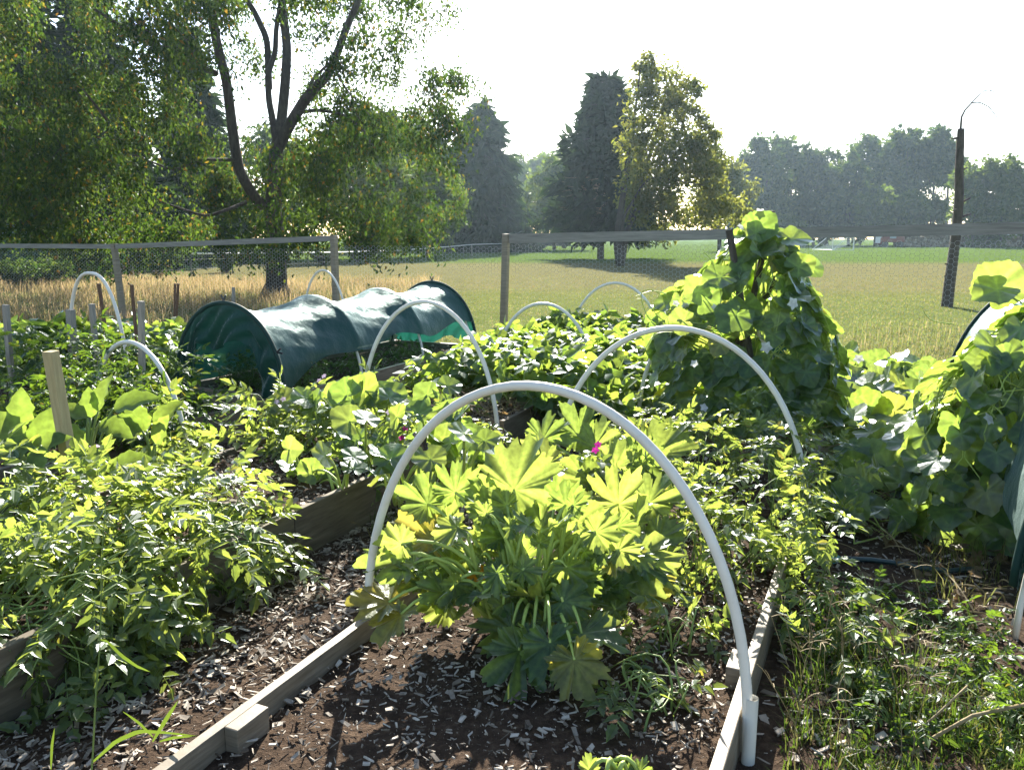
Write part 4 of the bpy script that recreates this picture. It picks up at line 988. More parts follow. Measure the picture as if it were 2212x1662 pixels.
#PART3B
# ---------------------------------------------------------------- tomatoes, beans, eggplants
def tomato(label, base, lumps, nleaf, mat, group, s=(.15, .25), fruit=(), nstem=10, droop=.35, z0=.2):
    e = thing('tomato_plant', label, 'plant', base, group); base = np.array(base, float); ml, ms = MB(), MB()
    tot = sum(l[1][0] * l[1][1] * l[1][2] for l in lumps)
    for c, r in lumps:
        k = max(6, int(.85 * nleaf * r[0] * r[1] * r[2] / tot))
        P = fill(ml, TOM, c, r, k, *s, k=.42, droop=droop, zmin=.03)
        for q in P[:: max(1, len(P) // nstem)]:
            ms.tube(curve(base + rng.normal(0, .06, 3) * (1, 1, 0), q, .06, 7, side=rng.normal(0, .04, 3)), np.linspace(.0048, .002, 7), 5)
    ml.build('foliage', mat, e); ms.build('stem', M['stem'], e, smooth=True)
    for p, r, mm in fruit:
        m = MB(); ball(m, p, r, .92); m.build('tomato', mm, e, smooth=True)
    return e
GT, OT = M['green_tomato'], M['orange_tomato']
TG = 'tomato plants in the beds'
Bz = lambda u, t, z: bed(u, t, z)
tomato('tomato plant hanging over the corner of the near bed wall', Bz(-.25, -.3, .24), [(Bz(-.3, -.3, .36), (.34, .32, .16)), (Bz(-.02, -.3, .22), (.16, .22, .2))], 105, M['tomato'], TG, fruit=[(at(330, 1250, 3.2), .03, OT), (at(290, 1225, 3.2), .03, GT)])
tomato('tomato plant drooping down the dark bed wall with an unripe fruit', Bz(-.3, -.85, .24), [(Bz(-.3, -.8, .40), (.36, .36, .2)), (Bz(.0, -.85, .2), (.15, .3, .24))], 120, M['tomato'], TG, fruit=[(at(218, 1345, 2.95), .042, GT), (at(55, 1440, 2.75), .045, GT), (at(95, 1130, 3.0), .035, GT)])
tomato('tomato plant at the left edge spilling to the ground', Bz(-.35, -1.35, .24), [(Bz(-.35, -1.3, .42), (.36, .36, .24)), (Bz(-.02, -1.25, .18), (.13, .3, .22))], 120, M['tomato'], TG)
tomato('leafy tomato curtain at the lower left picture edge', Bz(-.1, -1.3, .24), [(Bz(.05, -1.22, .2), (.14, .36, .24)), (Bz(.08, -.95, .08), (.14, .3, .1)), (Bz(.0, -1.0, .34), (.16, .4, .14))], 120, M['tomato'], TG, droop=.9)
tomato('tomato plant around the foot of the pale fresh stake', Bz(-.95, -.55, .24), [(Bz(-.85, -.45, .4), (.36, .36, .2))], 95, M['tomato'], TG)
tomato('tomato plant behind the pale stake at the left edge', Bz(-1.0, -1.0, .24), [(Bz(-.95, -.95, .46), (.36, .36, .24))], 90, M['tomato'], TG)
tomato('yellowing tomato plant by the end board of the near bed', Bz(-.7, -.05, .24), [(Bz(-.65, -.02, .33), (.4, .22, .14))], 60, M['tomato'], TG)
tomato('tomato plant arching up in front of the green tunnel', Bz(-.95, 1.0, .24), [(Bz(-.95, 1.0, .46), (.34, .3, .2)), (Bz(-1.15, 1.2, .58), (.16, .16, .14))], 95, M['tomato'], TG)
tomato('tomato plant beside the lilac flowers before the tunnel corner', Bz(-.75, 1.65, .24), [(Bz(-.7, 1.6, .44), (.34, .3, .18))], 80, M['tomato'], TG)
tomato('low tomato plant in the middle of the second bed', Bz(-.35, 1.0, .24), [(Bz(-.35, 1.0, .36), (.36, .3, .13))], 70, M['tomato'], TG)
tomato('tomato plant on the path edge left of the second bed', Bz(-1.45, .55, .05), [(Bz(-1.42, .55, .36), (.22, .3, .2))], 60, M['tomato'], TG)
tomato('tomato plant between the two beds behind the black clamp', Bz(.1, 1.55, .2), [(Bz(.1, 1.5, .36), (.36, .3, .15))], 60, M['tomato'], TG)
tomato('tomato sprays hiding the lower left end of the dark bed wall', Bz(-.15, -1.0, .24), [(Bz(.04, -1.05, .2), (.13, .4, .24)), (Bz(.06, -1.1, .06), (.14, .3, .08))], 80, M['tomato'], TG, droop=.8)
tomato('tomato spray trailing over the middle of the dark bed wall', Bz(-.15, -.55, .24), [(Bz(.05, -.55, .26), (.14, .4, .16)), (Bz(.1, -.25, .14), (.14, .2, .12))], 70, M['tomato'], TG, droop=.8)
tomato('tomato plant filling the near bed between the wall and the pale stake', Bz(-.55, -.75, .24), [(Bz(-.5, -.7, .46), (.45, .5, .2))], 110, M['tomato'], TG)
RT = 'feathery tomatoes along the right side of the low bed'
for lb, u, t, c, r, n in [('feathery tomato plant just right of the nearest squash leaves', 1.95, .35, (1.9, .35, .32), (.32, .34, .2), 90), ('tomato plant leaning out over the right bed board', 2.2, .75, (2.25, .7, .36), (.3, .36, .22), 105),
                          ('tall feathery tomato plant under the second hoop', 1.75, 1.2, (1.75, 1.15, .42), (.38, .34, .24), 100), ('tomato plant at the right foot of the second hoop', 2.2, 1.55, (2.25, 1.45, .42), (.34, .38, .24), 105),
                          ('tomato plant behind the top of the nearest squash', 1.25, 1.1, (1.3, 1.15, .36), (.36, .36, .2), 85), ('tomato plant in front of the gourd mound', 1.9, 2.2, (1.9, 2.1, .44), (.5, .4, .24), 110), ('tomato plant left of the gourd mound', 1.2, 2.3, (1.2, 2.3, .34), (.36, .5, .18), 80),
                          ('tomato trailing down outside the right board into the shade', 2.5, .2, (2.5, .25, .16), (.2, .45, .18), 70), ('small tomato sprig on the chips inside the right board', 2.0, -.2, (2.0, -.22, .2), (.24, .26, .1), 36), ('low weak tomato sprig beside the nearest hoop leg', 2.02, -.62, (2.0, -.62, .16), (.2, .18, .07), 22)]:
    tomato(lb, Bz(u, t, .1), [(Bz(*c), r)], n, M['tomato'], RT, s=(.10, .19), fruit=[(Bz(u + .2, t - .15, .25), .03, GT)] if n > 100 else ())
LT = 'staked tomatoes in the far left bed'
for i, (x, Y, zt, lb) in enumerate([(40, 6.3, .9, 'dark staked tomato at the left edge behind the grey stake'), (130, 6.5, .92, 'dark staked tomato behind the wide grey stake'), (215, 6.2, .9, 'dark staked tomato between the narrow hoop legs'), (300, 6.1, .86, 'dark staked tomato under the sagging hoop'),
                                    (365, 6.3, .74, 'dark staked tomato crowding the left side of the tunnel'), (75, 5.5, .74, 'shaded tomato low behind the pale fresh stake'), (180, 5.4, .70, 'shaded tomato behind the eggplants'), (285, 5.5, .66, 'shaded tomato beside the foot of the sagging hoop'), (350, 5.7, .56, 'shaded tomato near the tunnel front corner')]):
    b = at(x, 700, Y); b[2] = .2 if i < 5 else .1
    tomato(lb, b, [((b[0], Y, zt / 2 + .12), (.38, .34, zt / 2 - .06))], 100, M['tomato_shaded'], LT, s=(.13, .22), fruit=[((b[0] + .1, Y - .3, zt * .55), .035, GT)])
FB = 'leafy rows at the back of the left bed'
for i, (x, Y, lb) in enumerate([(130, 9.0, 'squash leaves low behind the wide grey stake'), (230, 9.2, 'lit bean plant behind the sagging hoop'), (310, 8.8, 'lit bean plant beyond the red brown stake'), (380, 8.6, 'lit bean plant left of the tunnel arch'), (70, 8.6, 'leafy plant with one big dark leaf at the far left'), (20, 9.0, 'leafy row plant at the left edge of the grass')]):
    b = at(x, 700, Y); b[2] = 0; e = thing('leafy_plant', lb, 'plant', b, FB); m = MB()
    fill(m, BEAN if i else GOU, (b[0], Y, .42), (.5, .4, .34), 110, .14, .2, k=.4, zmin=.04); m.build('foliage', M['bean'], e, smooth=True)
    m = MB()
    for k in range(8): m.tube(curve(b, b + np.array((rnd(-.4, .4), rnd(-.3, .3), rnd(.3, .6))), .05, 5), .005, 4)
    m.build('stem', M['stem'], e)
BG = 'bush beans in the middle bed'
BL = ['bush bean plant with glossy leaves in the middle bed, one of a dense row']
k = 0
for t in np.arange(3.05, 6.3, .56):
    for u in (-.82, -.32, .2, .66):
        if u > .5 and t > 5: continue
        uu, tt = u + rnd(-.08, .08), t + rnd(-.1, .1); b = bed(uu, tt, .22); e = thing('bean_plant', BL[0], 'plant', b, BG); m = MB()
        h = .70 + rnd(-.05, .08) - (.06 if u > .5 else 0)
        if u > .5: b[2] = .05
        P = fill(m, BEAN, b + UP * (h / 2 - .1), (.36, .36, h / 2 - .02 - b[2] * .4), 95, .13, .21, k=.3, droop=.25, zmin=.08); m.build('foliage', M['bean'], e, smooth=True)
        m = MB()
        for q in P[::9]: m.tube(curve(b, q, .04, 5), .0035, 4)
        m.build('stem', M['stem'], e); k += 1
EG = 'eggplants behind the near tomato bed'
def eggplant(label, x, yb, Y, leaves, fl=()):
    b = at(x, yb, Y); b[2] = .22
    return squash_leaves('eggplant', label, 'plant', leaves, b, M['egg'], EG, fl, tpls=EGG, k=1.0, stem=M['stem'])
eggplant('eggplant at the left edge with upright wavy leaves', 75, 1020, 3.9, [(45, 895, 4, 90, (.05, .1, 1), (.4, -.8, .2)), (25, 935, 3.9, 110, (-.6, .1, .7), (.1, -.7, .5)), (40, 970, 3.85, 110, (-.8, -.1, -.1), (.1, -.6, .7)), (85, 935, 4.0, 90, (.3, .3, .8), (.5, -.7, .3)), (90, 960, 3.9, 90, (.7, -.1, .4), (-.2, -.7, .6)), (85, 985, 3.8, 80, (.1, -.5, -.7), (0, -.8, .4))])
eggplant('eggplant with a wide lit leaf and a drooping pale flower', 190, 1010, 4.4, [(275, 872, 4.4, 105, (.9, 0, .3), (-.15, -.6, .75)), (215, 862, 4.5, 85, (.1, .2, 1), (-.4, -.8, .2)), (165, 893, 4.4, 75, (-.7, -.2, .35), (.2, -.5, .8)), (238, 920, 4.3, 85, (.85, -.2, -.3), (0, -.6, .7)), (160, 945, 4.3, 85, (-.5, -.2, .6), (.3, -.8, .3)), (195, 880, 4.5, 70, (-.1, .2, .9), (.3, -.8, .3))], [(at(206, 962, 4.25), (.2, -.4, -.9), .07, M['petal_lilac'])])
eggplant('eggplant with upright twin leaves before the dark bed wall', 330, 1000, 4.55, [(302, 908, 4.6, 85, (-.5, .1, .8), (.3, -.8, .3)), (350, 900, 4.6, 80, (.6, .2, .8), (-.4, -.8, .3)), (345, 938, 4.5, 80, (.4, -.1, .7), (-.2, -.8, .4)), (285, 920, 4.5, 80, (-.9, 0, .5), (.2, -.7, .6)), (265, 1000, 4.1, 95, (.8, -.2, .4), (-.1, -.6, .7)), (215, 1000, 4.1, 90, (-.7, -.1, .3), (.1, -.6, .7))])
e = thing('herb_clump', 'feathery green herb clump inside the mouth of the green tunnel', 'plant', bed(-2.6, 2.75, .2)); m = MB()
for u, t in ((-2.75, 2.7), (-2.4, 2.65), (-2.6, 3.1), (-2.95, 2.8), (-2.25, 2.9)): fill(m, TOM, bed(u, t, .36), (.24, .22, .2), 170, .05, .09, k=.4, zmin=.2)
m.build('foliage', M['herb'], e)
e = thing('herb_clump', 'low greens growing under the far half of the green tunnel', 'plant', bed(-2.5, 4.8, .2)); m = MB()
for u, t in ((-2.5, 4.2), (-2.3, 4.8), (-2.6, 5.3), (-2.3, 3.7)): fill(m, TOM, bed(u, t, .28), (.3, .4, .12), 120, .06, .11, k=.4, zmin=.2)
m.build('foliage', M['herb'], e)
# petunias among the vines
PG = 'flowering plants among the vines'
for lb, x, y, Y, fl in [('petunia with pale lilac flowers in front of the tunnel corner', 600, 880, 5.3, [(598, 868), (588, 890), (612, 862), (632, 880)]), ('petunia with white and magenta flowers left of the black clamp', 860, 900, 4.7, [(840, 890), (868, 945), (875, 925), (850, 918)]), ('petunia with white star flowers above the second bed', 690, 850, 5.6, [(690, 822), (720, 830), (700, 812)]), ('petunia with one magenta flower under the nearest hoop', 1292, 1000, 3.9, [(1292, 960), (1286, 972)])]:
    b = at(x, y + 50, Y); b[2] = .15; e = thing('petunia', lb, 'flowers', b, PG); m = MB()
    fill(m, BEAN1, at(x, y + 15, Y), (.13, .13, .1), 90, .03, .06, k=.5); m.build('foliage', M['tomato'], e)
    for i, (fx, fy) in enumerate(fl): flower(at(fx, fy, Y - .05), (rnd(-.4, .4), -.6, .6), .042, M['petal_magenta' if 'one magenta' in lb or ('magenta' in lb and i > 0) else 'petal_lilac'], e)

# ---------------------------------------------------------------- grasses
def blades(m, P, hmin, hmax, w, lean=.35):
    n = len(P); h = hmin + (hmax - hmin) * rng.random(n) ** 1.5; a = rng.random(n) * 6.283; b = rng.random(n) * 6.283; ln = lean * rng.random(n)
    s = np.stack([np.cos(a), np.sin(a), np.zeros(n)], 1) * (w * (.6 + .8 * rng.random(n)))[:, None] / 2
    l1 = np.stack([np.cos(b) * ln * .35, np.sin(b) * ln * .35, np.full(n, .55)], 1) * h[:, None]
    l2 = np.stack([np.cos(b) * ln * 1.3, np.sin(b) * ln * 1.3, 1 - .35 * ln], 1) * h[:, None]
    V = np.stack([P - s, P + s, P + l1 + s * .8, P + l1 - s * .8, P + l2], 1).reshape(-1, 3)
    base = m.n + 5 * np.arange(n)[:, None]
    m.v.append(V); m.a.append(np.zeros(len(V))); m.n += len(V)
    f = (base + np.array([0, 1, 2, 3])).tolist() + (base + np.array([3, 2, 4])).tolist(); m.f.extend(f); m.mi.extend([0] * len(f))
def clear_of_garden(P, pad=0.0):
    r = P - OB; u = r @ WV; t = r @ DV
    return (t > 6.7 + pad) | (u > 6.6 + pad) | (u < -6.9 - pad)
n = 130000; y = 8.5 + 26 * rng.random(n) ** 1.5; x = (rng.random(n) * 1.5 - .75) * y
P = np.stack([x, y, np.zeros(n)], 1); dens = .6 + .5 * vnoise(x * .25, y * .25, 1); ok = clear_of_garden(P) & (rng.random(n) < dens + .2); m = MB()
blades(m, P[ok], .025, .07, .010, .9); tag(m.build('field_grass', M['field_grass'], origin=(0, 0, 0)), 'short sunlit meadow grass growing beyond the fence', 'grass', None, 'stuff')
n = 42000; y = 14 + 16 * rng.random(n); x = -2.6 - 16 * rng.random(n); P = np.stack([x, y, np.zeros(n)], 1); ok = clear_of_garden(P) & (rng.random(n) < .35 + .6 * vnoise(x * .5, y * .5, 1) + .2 * (x < -6)); m = MB()
blades(m, P[ok], .2, .5, .012, .5); tag(m.build('straw_grass', M['straw'], origin=(0, 0, 0)), 'tall straw coloured grass along the left fence', 'grass', None, 'stuff')
def patch(n, xr, yr, hmin, hmax, w, mat, name, label, lean=.7, clump=1.0):
    m = MB(); px_ = xr[0] + (xr[1] - xr[0]) * rng.random(n); py = yr[0] + (yr[1] - yr[0]) * rng.random(n)
    P = np.array([gz(a, b) for a, b in zip(px_, py)]); d = vnoise(P[:, 0] * 2.2, P[:, 1] * 2.2, 1.5); ok = rng.random(n) < .45 + clump * d
    blades(m, P[ok], hmin, hmax, w, lean); tag(m.build(name, mat, origin=(0, 0, 0)), label, 'grass', None, 'stuff')
patch(8000, (1690, 2250), (1480, 1760), .03, .11, .006, M['grass'], 'path_grass', 'green grass and weeds in the lower right corner', 1.0)
patch(1500, (1720, 2060), (1420, 1620), .08, .24, .0035, M['grass'], 'path_grass', 'wispy crabgrass beside the right board', .8)
patch(900, (1980, 2220), (1130, 1330), .05, .22, .005, M['field_grass'], 'dry_grass', 'dry wispy grass at the foot of the right gourd', .9)
patch(3000, (1840, 2080), (700, 800), .06, .25, .01, M['field_grass'], 'dry_grass', 'dry mown grass heaped behind the ground runners', .9)
patch(800, (800, 900), (1060, 1300), .06, .2, .005, M['grass'], 'path_grass', 'thin grass in the narrow path by the nearest hoop', .8)
# crabgrass seed heads
m = MB()
for k in range(30):
    b = gz(rnd(1700, 2000), rnd(1450, 1680)); hh = rnd(.2, .42); top = b + np.array((rnd(-.12, .12), rnd(-.1, .1), hh)); m.tube(curve(b, top, 0, 6, side=(rnd(-.03, .03), 0, 0)), .0013, 4)
    for j in range(random.randint(3, 5)):
        a = rnd(0, 6.28); m.tube(curve(top, top + np.array((math.cos(a) * .06, math.sin(a) * .06, rnd(-.01, .05))), .008, 4), .0012, 3)
tag(m.build('crabgrass_heads', M['dry_stem'], origin=(0, 0, 0)), 'forked crabgrass seed heads over the right path', 'grass', None, 'stuff')
# dried stalks on the bean bed end and under the gourd
def straw(name, label, n, spots, L=.3, mat='dry_stem'):
    m = MB()
    for _ in range(n):
        u0, u1, t0, t1, z = random.choice(spots); p = bed(rnd(u0, u1), rnd(t0, t1), z + rnd(0, .06)); a = rnd(0, 6.28)
        q = p + np.array((math.cos(a), math.sin(a), rnd(-.05, .3))) * rnd(.3, 1) * L; m.tube(curve(p, q, rnd(0, .05), 6, side=rng.normal(0, .02, 3)), rnd(.0015, .004), 4)
    tag(m.build(name, M[mat], origin=(0, 0, 0)), label, 'dead stalks', None, 'stuff')
straw('dead_stalks', 'tangled straw coloured vine stalks at the near end of the bean bed', 240, [(-1.0, .05, 2.35, 2.95, .25)])
straw('dead_stalks', 'tangled dry stalks under the skirts of the gourd mound', 240, [(1.1, 2.3, 2.7, 3.1, .08)], .45)
straw('dead_stalks', 'scattered dry stems on the shaded right path', 60, [(2.5, 3.6, .3, 2.6, .01)], .3)
m = MB()
for (u0, u1, t0, t1, z, n) in ((-1.0, .05, 2.35, 2.95, .27, 120), (2.6, 3.5, .8, 2.5, .03, 70), (1.1, 2.3, 2.7, 3.2, .12, 60)):
    Pq = np.array([bed(rnd(u0, u1), rnd(t0, t1), z + rnd(0, .05)) for _ in range(n)]); put(m, GOU, Pq, rng.normal(0, 1, Pq.shape) * (1, 1, .3), UP + rng.normal(0, .5, Pq.shape), .02 + .03 * rng.random(n))
tag(m.build('dead_leaves', M['dry_leaf'], origin=(0, 0, 0)), 'curled dead leaves lying under the vines', 'dead leaves', None, 'stuff')
# the two tall grass weeds in the near left path
def ribbon(m, pts, w):
    pts = np.array(pts, float); n = len(pts); t = np.gradient(pts, axis=0); s = nrm(np.cross(t, (.1, 1, .2))); ww = w * np.sin(np.linspace(.25, math.pi, n)) ** .7
    V = np.concatenate([pts - s * ww[:, None] / 2, pts + UP * -.003, pts + s * ww[:, None] / 2]); m.add(V, [(i, i + 1, n + i + 1, n + i) for i in range(n - 1)] + [(n + i, n + i + 1, 2 * n + i + 1, 2 * n + i) for i in range(n - 1)])
def pts3(l, k=14):
    l = np.array([at(*q) for q in l]); t = np.linspace(0, len(l) - 1, k); return np.stack([np.interp(t, np.arange(len(l)), l[:, i]) for i in range(3)], 1)
e = thing('grass_stalk', 'tall single grass stalk with a bent pale blade in the near left path', 'grass', gz(190, 1760))
m = MB(); m.tube(pts3([(188, 1760, 2.0), (200, 1640, 2.02), (207, 1500, 2.02), (217, 1380, 2.02), (219, 1220, 2.02), (228, 1090, 2.02)], 20), np.linspace(.0035, .0012, 20), 6); m.build('stem', M['stem'], e, smooth=True)
m = MB(); ribbon(m, pts3([(217, 1380, 2.02), (232, 1385, 1.98), (262, 1415, 1.95), (295, 1438, 1.93), (325, 1450, 1.92)]), .014); m.build('blade', M['grass'], e, smooth=True); m = MB(); ribbon(m, pts3([(200, 1645, 2.02), (250, 1600, 1.98), (300, 1578, 1.95), (345, 1580, 1.93), (425, 1588, 1.9)]), .013); m.build('blade', M['grass'], e, smooth=True)
e = thing('grass_tuft', 'small grass tuft with a seed head against the left board', 'grass', gz(320, 1660))
m = MB(); ribbon(m, pts3([(330, 1590, 2.15), (300, 1560, 2.13), (265, 1535, 2.12)]), .011); m.build('blade', M['grass'], e, smooth=True); m = MB(); ribbon(m, pts3([(330, 1600, 2.15), (360, 1550, 2.14), (385, 1512, 2.13)]), .012); m.build('blade', M['grass'], e, smooth=True); m = MB(); ribbon(m, pts3([(345, 1600, 2.15), (375, 1592, 2.12), (420, 1588, 2.1)]), .01); m.build('blade', M['grass'], e, smooth=True); m = MB(); ribbon(m, pts3([(110, 1660, 2.1), (112, 1610, 2.1), (118, 1570, 2.1)]), .008); m.build('blade', M['grass'], e, smooth=True)
for lb, x, y, r, n in [('straggly weed in the middle of the shaded right path', 1880, 1330, .2, 60), ('low weed by the shaded right board', 1760, 1400, .16, 50), ('weed creeping toward the green cloth corner', 2030, 1380, .22, 60), ('weed patch at the right picture edge by the twig', 2170, 1600, .2, 90), ('small weed between crabgrass and twig', 1930, 1580, .16, 60), ('lit weed below the right cloth corner', 2120, 1470, .16, 50), ('shaded weed close behind the crabgrass', 1850, 1470, .16, 50)]:
    b = gz(x, y); e = thing('weed', lb, 'weed', b, 'weeds on the right path'); m = MB(); P = fill(m, TOM, b + UP * .09, (r, r, .09), n, .06, .12, k=.5, zmin=.01, droop=.2); m.build('foliage', M['tomato_shaded'], e)
    m = MB()
    for q in P[::6]: m.tube(curve(b, q, .03, 5), .002, 4)
    m.build('stem', M['stem'], e)
# dead twigs in the near right path
e = thing('dead_twig', 'bare forked twig lying across the lower right corner', 'twig', gz(2080, 1600))
m = MB(); m.tube(pts3([(1950, 1640, 2.3), (2020, 1590, 2.3), (2100, 1545, 2.3), (2215, 1520, 2.35)], 10), .006, 6); m.tube(pts3([(1945, 1600, 2.35), (2010, 1555, 2.35), (2090, 1480, 2.4)], 8), .004, 5); m.build('wood', M['dry_stem'], e, smooth=True)

# ---------------------------------------------------------------- trees
LEAF4 = [quad_leaf(.5, .12, .15), quad_leaf(.62, .05, .05), quad_leaf(.45, .18, .3)]
def branchy(m, pts, r0, r1, n=8):
    t = np.linspace(0, len(pts) - 1, max(8, 4 * len(pts))); P = np.array(pts, float); q = np.stack([np.interp(t, np.arange(len(P)), P[:, i]) for i in range(3)], 1)
    q[1:-1] = (q[:-2] + 2 * q[1:-1] + q[2:]) / 4
    m.tube(q, np.linspace(r0, r1, len(q)), n)
# big tree by the fence
tb = gz(597, 640)
e = thing('big_tree', 'big leafy tree with forked trunk and drooping branches beyond the left fence', 'tree', tb)
W = lambda l: [at(x * .3418, y * .3418, Y) for x, y, Y in l]
m = MB()
branchy(m, [tb - UP * .1] + W([(1748, 1760, 22.4), (1742, 1500, 22.4), (1722, 1330, 22.4), (1735, 1180, 22.5), (1745, 950, 22.7)]), .31, .18, 12)
m.tube([tb - UP * .05, tb + UP * .35], [.5, .3], 12)
branchy(m, W([(1720, 1340, 22.4), (1610, 1255, 22), (1510, 1080, 21.6), (1480, 900, 21.4), (1455, 700, 21.3), (1430, 500, 21.2), (1375, 300, 21), (1325, 0, 21), (1290, -200, 21)]), .15, .10)
branchy(m, W([(1745, 960, 22.7), (1830, 790, 22.5), (1920, 640, 22.3), (1990, 555, 22.2), (2075, 475, 22), (2130, 340, 22), (2200, 150, 22), (2270, 0, 22), (2300, -150, 22)]), .17, .07)
branchy(m, W([(1745, 950, 22.7), (1780, 760, 23), (1805, 500, 23.2), (1815, 300, 23.4), (1780, 0, 23.5), (1775, -200, 23.5)]), .16, .10)
branchy(m, W([(1745, 900, 22.7), (1722, 750, 22.9), (1700, 640, 23), (1690, 480, 23), (1740, 330, 23.3), (1745, 180, 23.4), (1775, 0, 23.4)]), .10, .06)
branchy(m, W([(1700, 560, 23), (1690, 250, 23.5), (1610, 80, 23.6), (1560, 0, 23.6), (1530, -120, 23.6)]), .10, .06)
branchy(m, W([(1370, 465, 21.2), (1250, 420, 20.8), (1130, 375, 20.4), (1000, 310, 20), (800, 190, 19.6), (600, 60, 19.4)]), .08, .03)
branchy(m, W([(1890, 712, 22.3), (2000, 695, 21.6), (2150, 715, 21), (2280, 800, 20.5), (2380, 960, 20.2)]), .055, .02)
branchy(m, W([(1550, 1280, 21.8), (1450, 1320, 21), (1300, 1370, 20.4), (1000, 1270, 20)]), .06, .02)
branchy(m, W([(1500, 1010, 21.5), (1250, 1010, 20.5), (1100, 1080, 20), (850, 980, 19.4)]), .05, .02)
branchy(m, W([(1960, 590, 22.2), (1975, 500, 22), (2080, 400, 21.8)]), .05, .03)
branchy(m, W([(2110, 420, 22), (2160, 520, 21.5), (2230, 620, 21.3)]), .04, .015)
branchy(m, W([(680, 760, 20), (600, 660, 19.8), (520, 560, 19.6)]), .04, .02)
m.build('trunk', M['bark'], e, smooth=True)
ml, mt = MB(), MB()
regs = [(250, 640, -140, 60, 60), (560, 900, -140, 40, 40), (-60, 420, -120, 250, 270), (-60, 560, 230, 530, 420), (400, 640, -120, 250, 60), (560, 760, 300, 500, 75), (680, 960, 250, 500, 125), (650, 1000, -120, 230, 60), (620, 760, -50, 300, 30), (930, 990, 300, 420, 8), (760, 900, 180, 300, 14), (640, 820, 480, 560, 20), (160, 400, 480, 570, 20)]
for x0, x1, y0, y1, nt in regs:
    for i_ in range(nt):
        if i_ % 8 == 0: xc, yc, Yc = rnd(x0, x1), rnd(y0, y1), rnd(17.5, 26) if y0 < 480 else rnd(18, 21)
        if i_ % 8 == 0 and Yc < 22.6 and 440 < xc < 720 and yc < 470 and random.random() < .8: Yc = rnd(23.2, 26)
        x, y, Y = xc + rng.normal(0, 30), yc + rng.normal(0, 22), Yc + rng.normal(0, .5)
        a = at(x, y, Y); L = rnd(.5, 1.3); ang = rnd(0, 6.28)
        if a[2] < 1.6: L *= .4
        tip = a + np.array((math.cos(ang) * .45, math.sin(ang) * .45, -rnd(.3, .9))) * L
        c = curve(a, tip, .12 * L, 6); mt.tube(c, np.linspace(.012, .004, 6), 3, cap=False)
        k = int(rnd(60, 100)); f = rng.random(k); idx = np.minimum((f * 5).astype(int), 4); g_ = (f * 5 - idx)[:, None]
        P = c[idx] * (1 - g_) + c[idx + 1] * g_ + rng.normal(0, .16, (k, 3))
        D = rng.normal(0, .55, (k, 3)) + (0, 0, -.85); N = rng.normal(0, 1, (k, 3)) + (0, 0, .3)
        put(ml, LEAF4, P, D, N, .085 + .06 * rng.random(k))
ml.build('crown', M['big_tree'], e); mt.build('twigs', M['bark'], e)

def broad_tree(label, base, lumps, nper, size, mat, group, name='tree', trunks=None, r0=.2, cat='tree'):
    """lumps: (centre, radius) blobs of foliage hung on limbs"""
    e = thing(name, label, cat, base, group); base = np.array(base, float); m, mm = MB(), MB()
    tp = max(l[0][2] for l in lumps)
    if trunks is None:
        top = np.mean([l[0] for l in lumps], axis=0); branchy(mm, [base - UP * .1, base * .6 + top * .4, top], r0, r0 * .5)
        for c, r in lumps: branchy(mm, [base * .55 + top * .45, (base + top) / 4 + np.array(c) / 2, np.array(c)], r0 * .4, r0 * .08, 5)
    else:
        for t in trunks: branchy(mm, t[0], t[1], t[2], 6)
    vol = sum(l[1] ** 2 for l in lumps)
    for c, r in lumps:
        n = max(20, int(nper * r * r / vol)); sub = max(5, int(n / 42))
        S = ell(c, (r, r, r * .85), sub, .28)[0]
        P = S[rng.integers(0, sub, n)] + rng.normal(0, .17 * r, (n, 3)); ok = P[:, 2] > .15; P = P[ok]
        put(m, LEAF4, P, rng.normal(0, 1, P.shape) + (0, 0, -.5), rng.normal(0, 1, P.shape) + (0, 0, .4), size * (.6 + .8 * rng.random(len(P))))
    m.build('crown', mat, e); mm.build('trunk', M['bark'], e, smooth=True)
    return e
def vt(label, blobs, Y, n, size, mat, group=None, r0=.25, spread=.5, bx=None, **kw):
    """blobs x, y, radius in view pixels at distance Y"""
    k = Y / F; L = []
    for x, y, r in blobs: L.append((at(x, y, Y + rnd(-1, 1) * spread * r * k * 2), r * k))
    x0 = bx if bx is not None else np.mean([b[0] for b in blobs]); b = at(x0, 520, Y); b[2] = 0
    return broad_tree(label, b, L, n, size, mat, group, r0=r0, **kw)
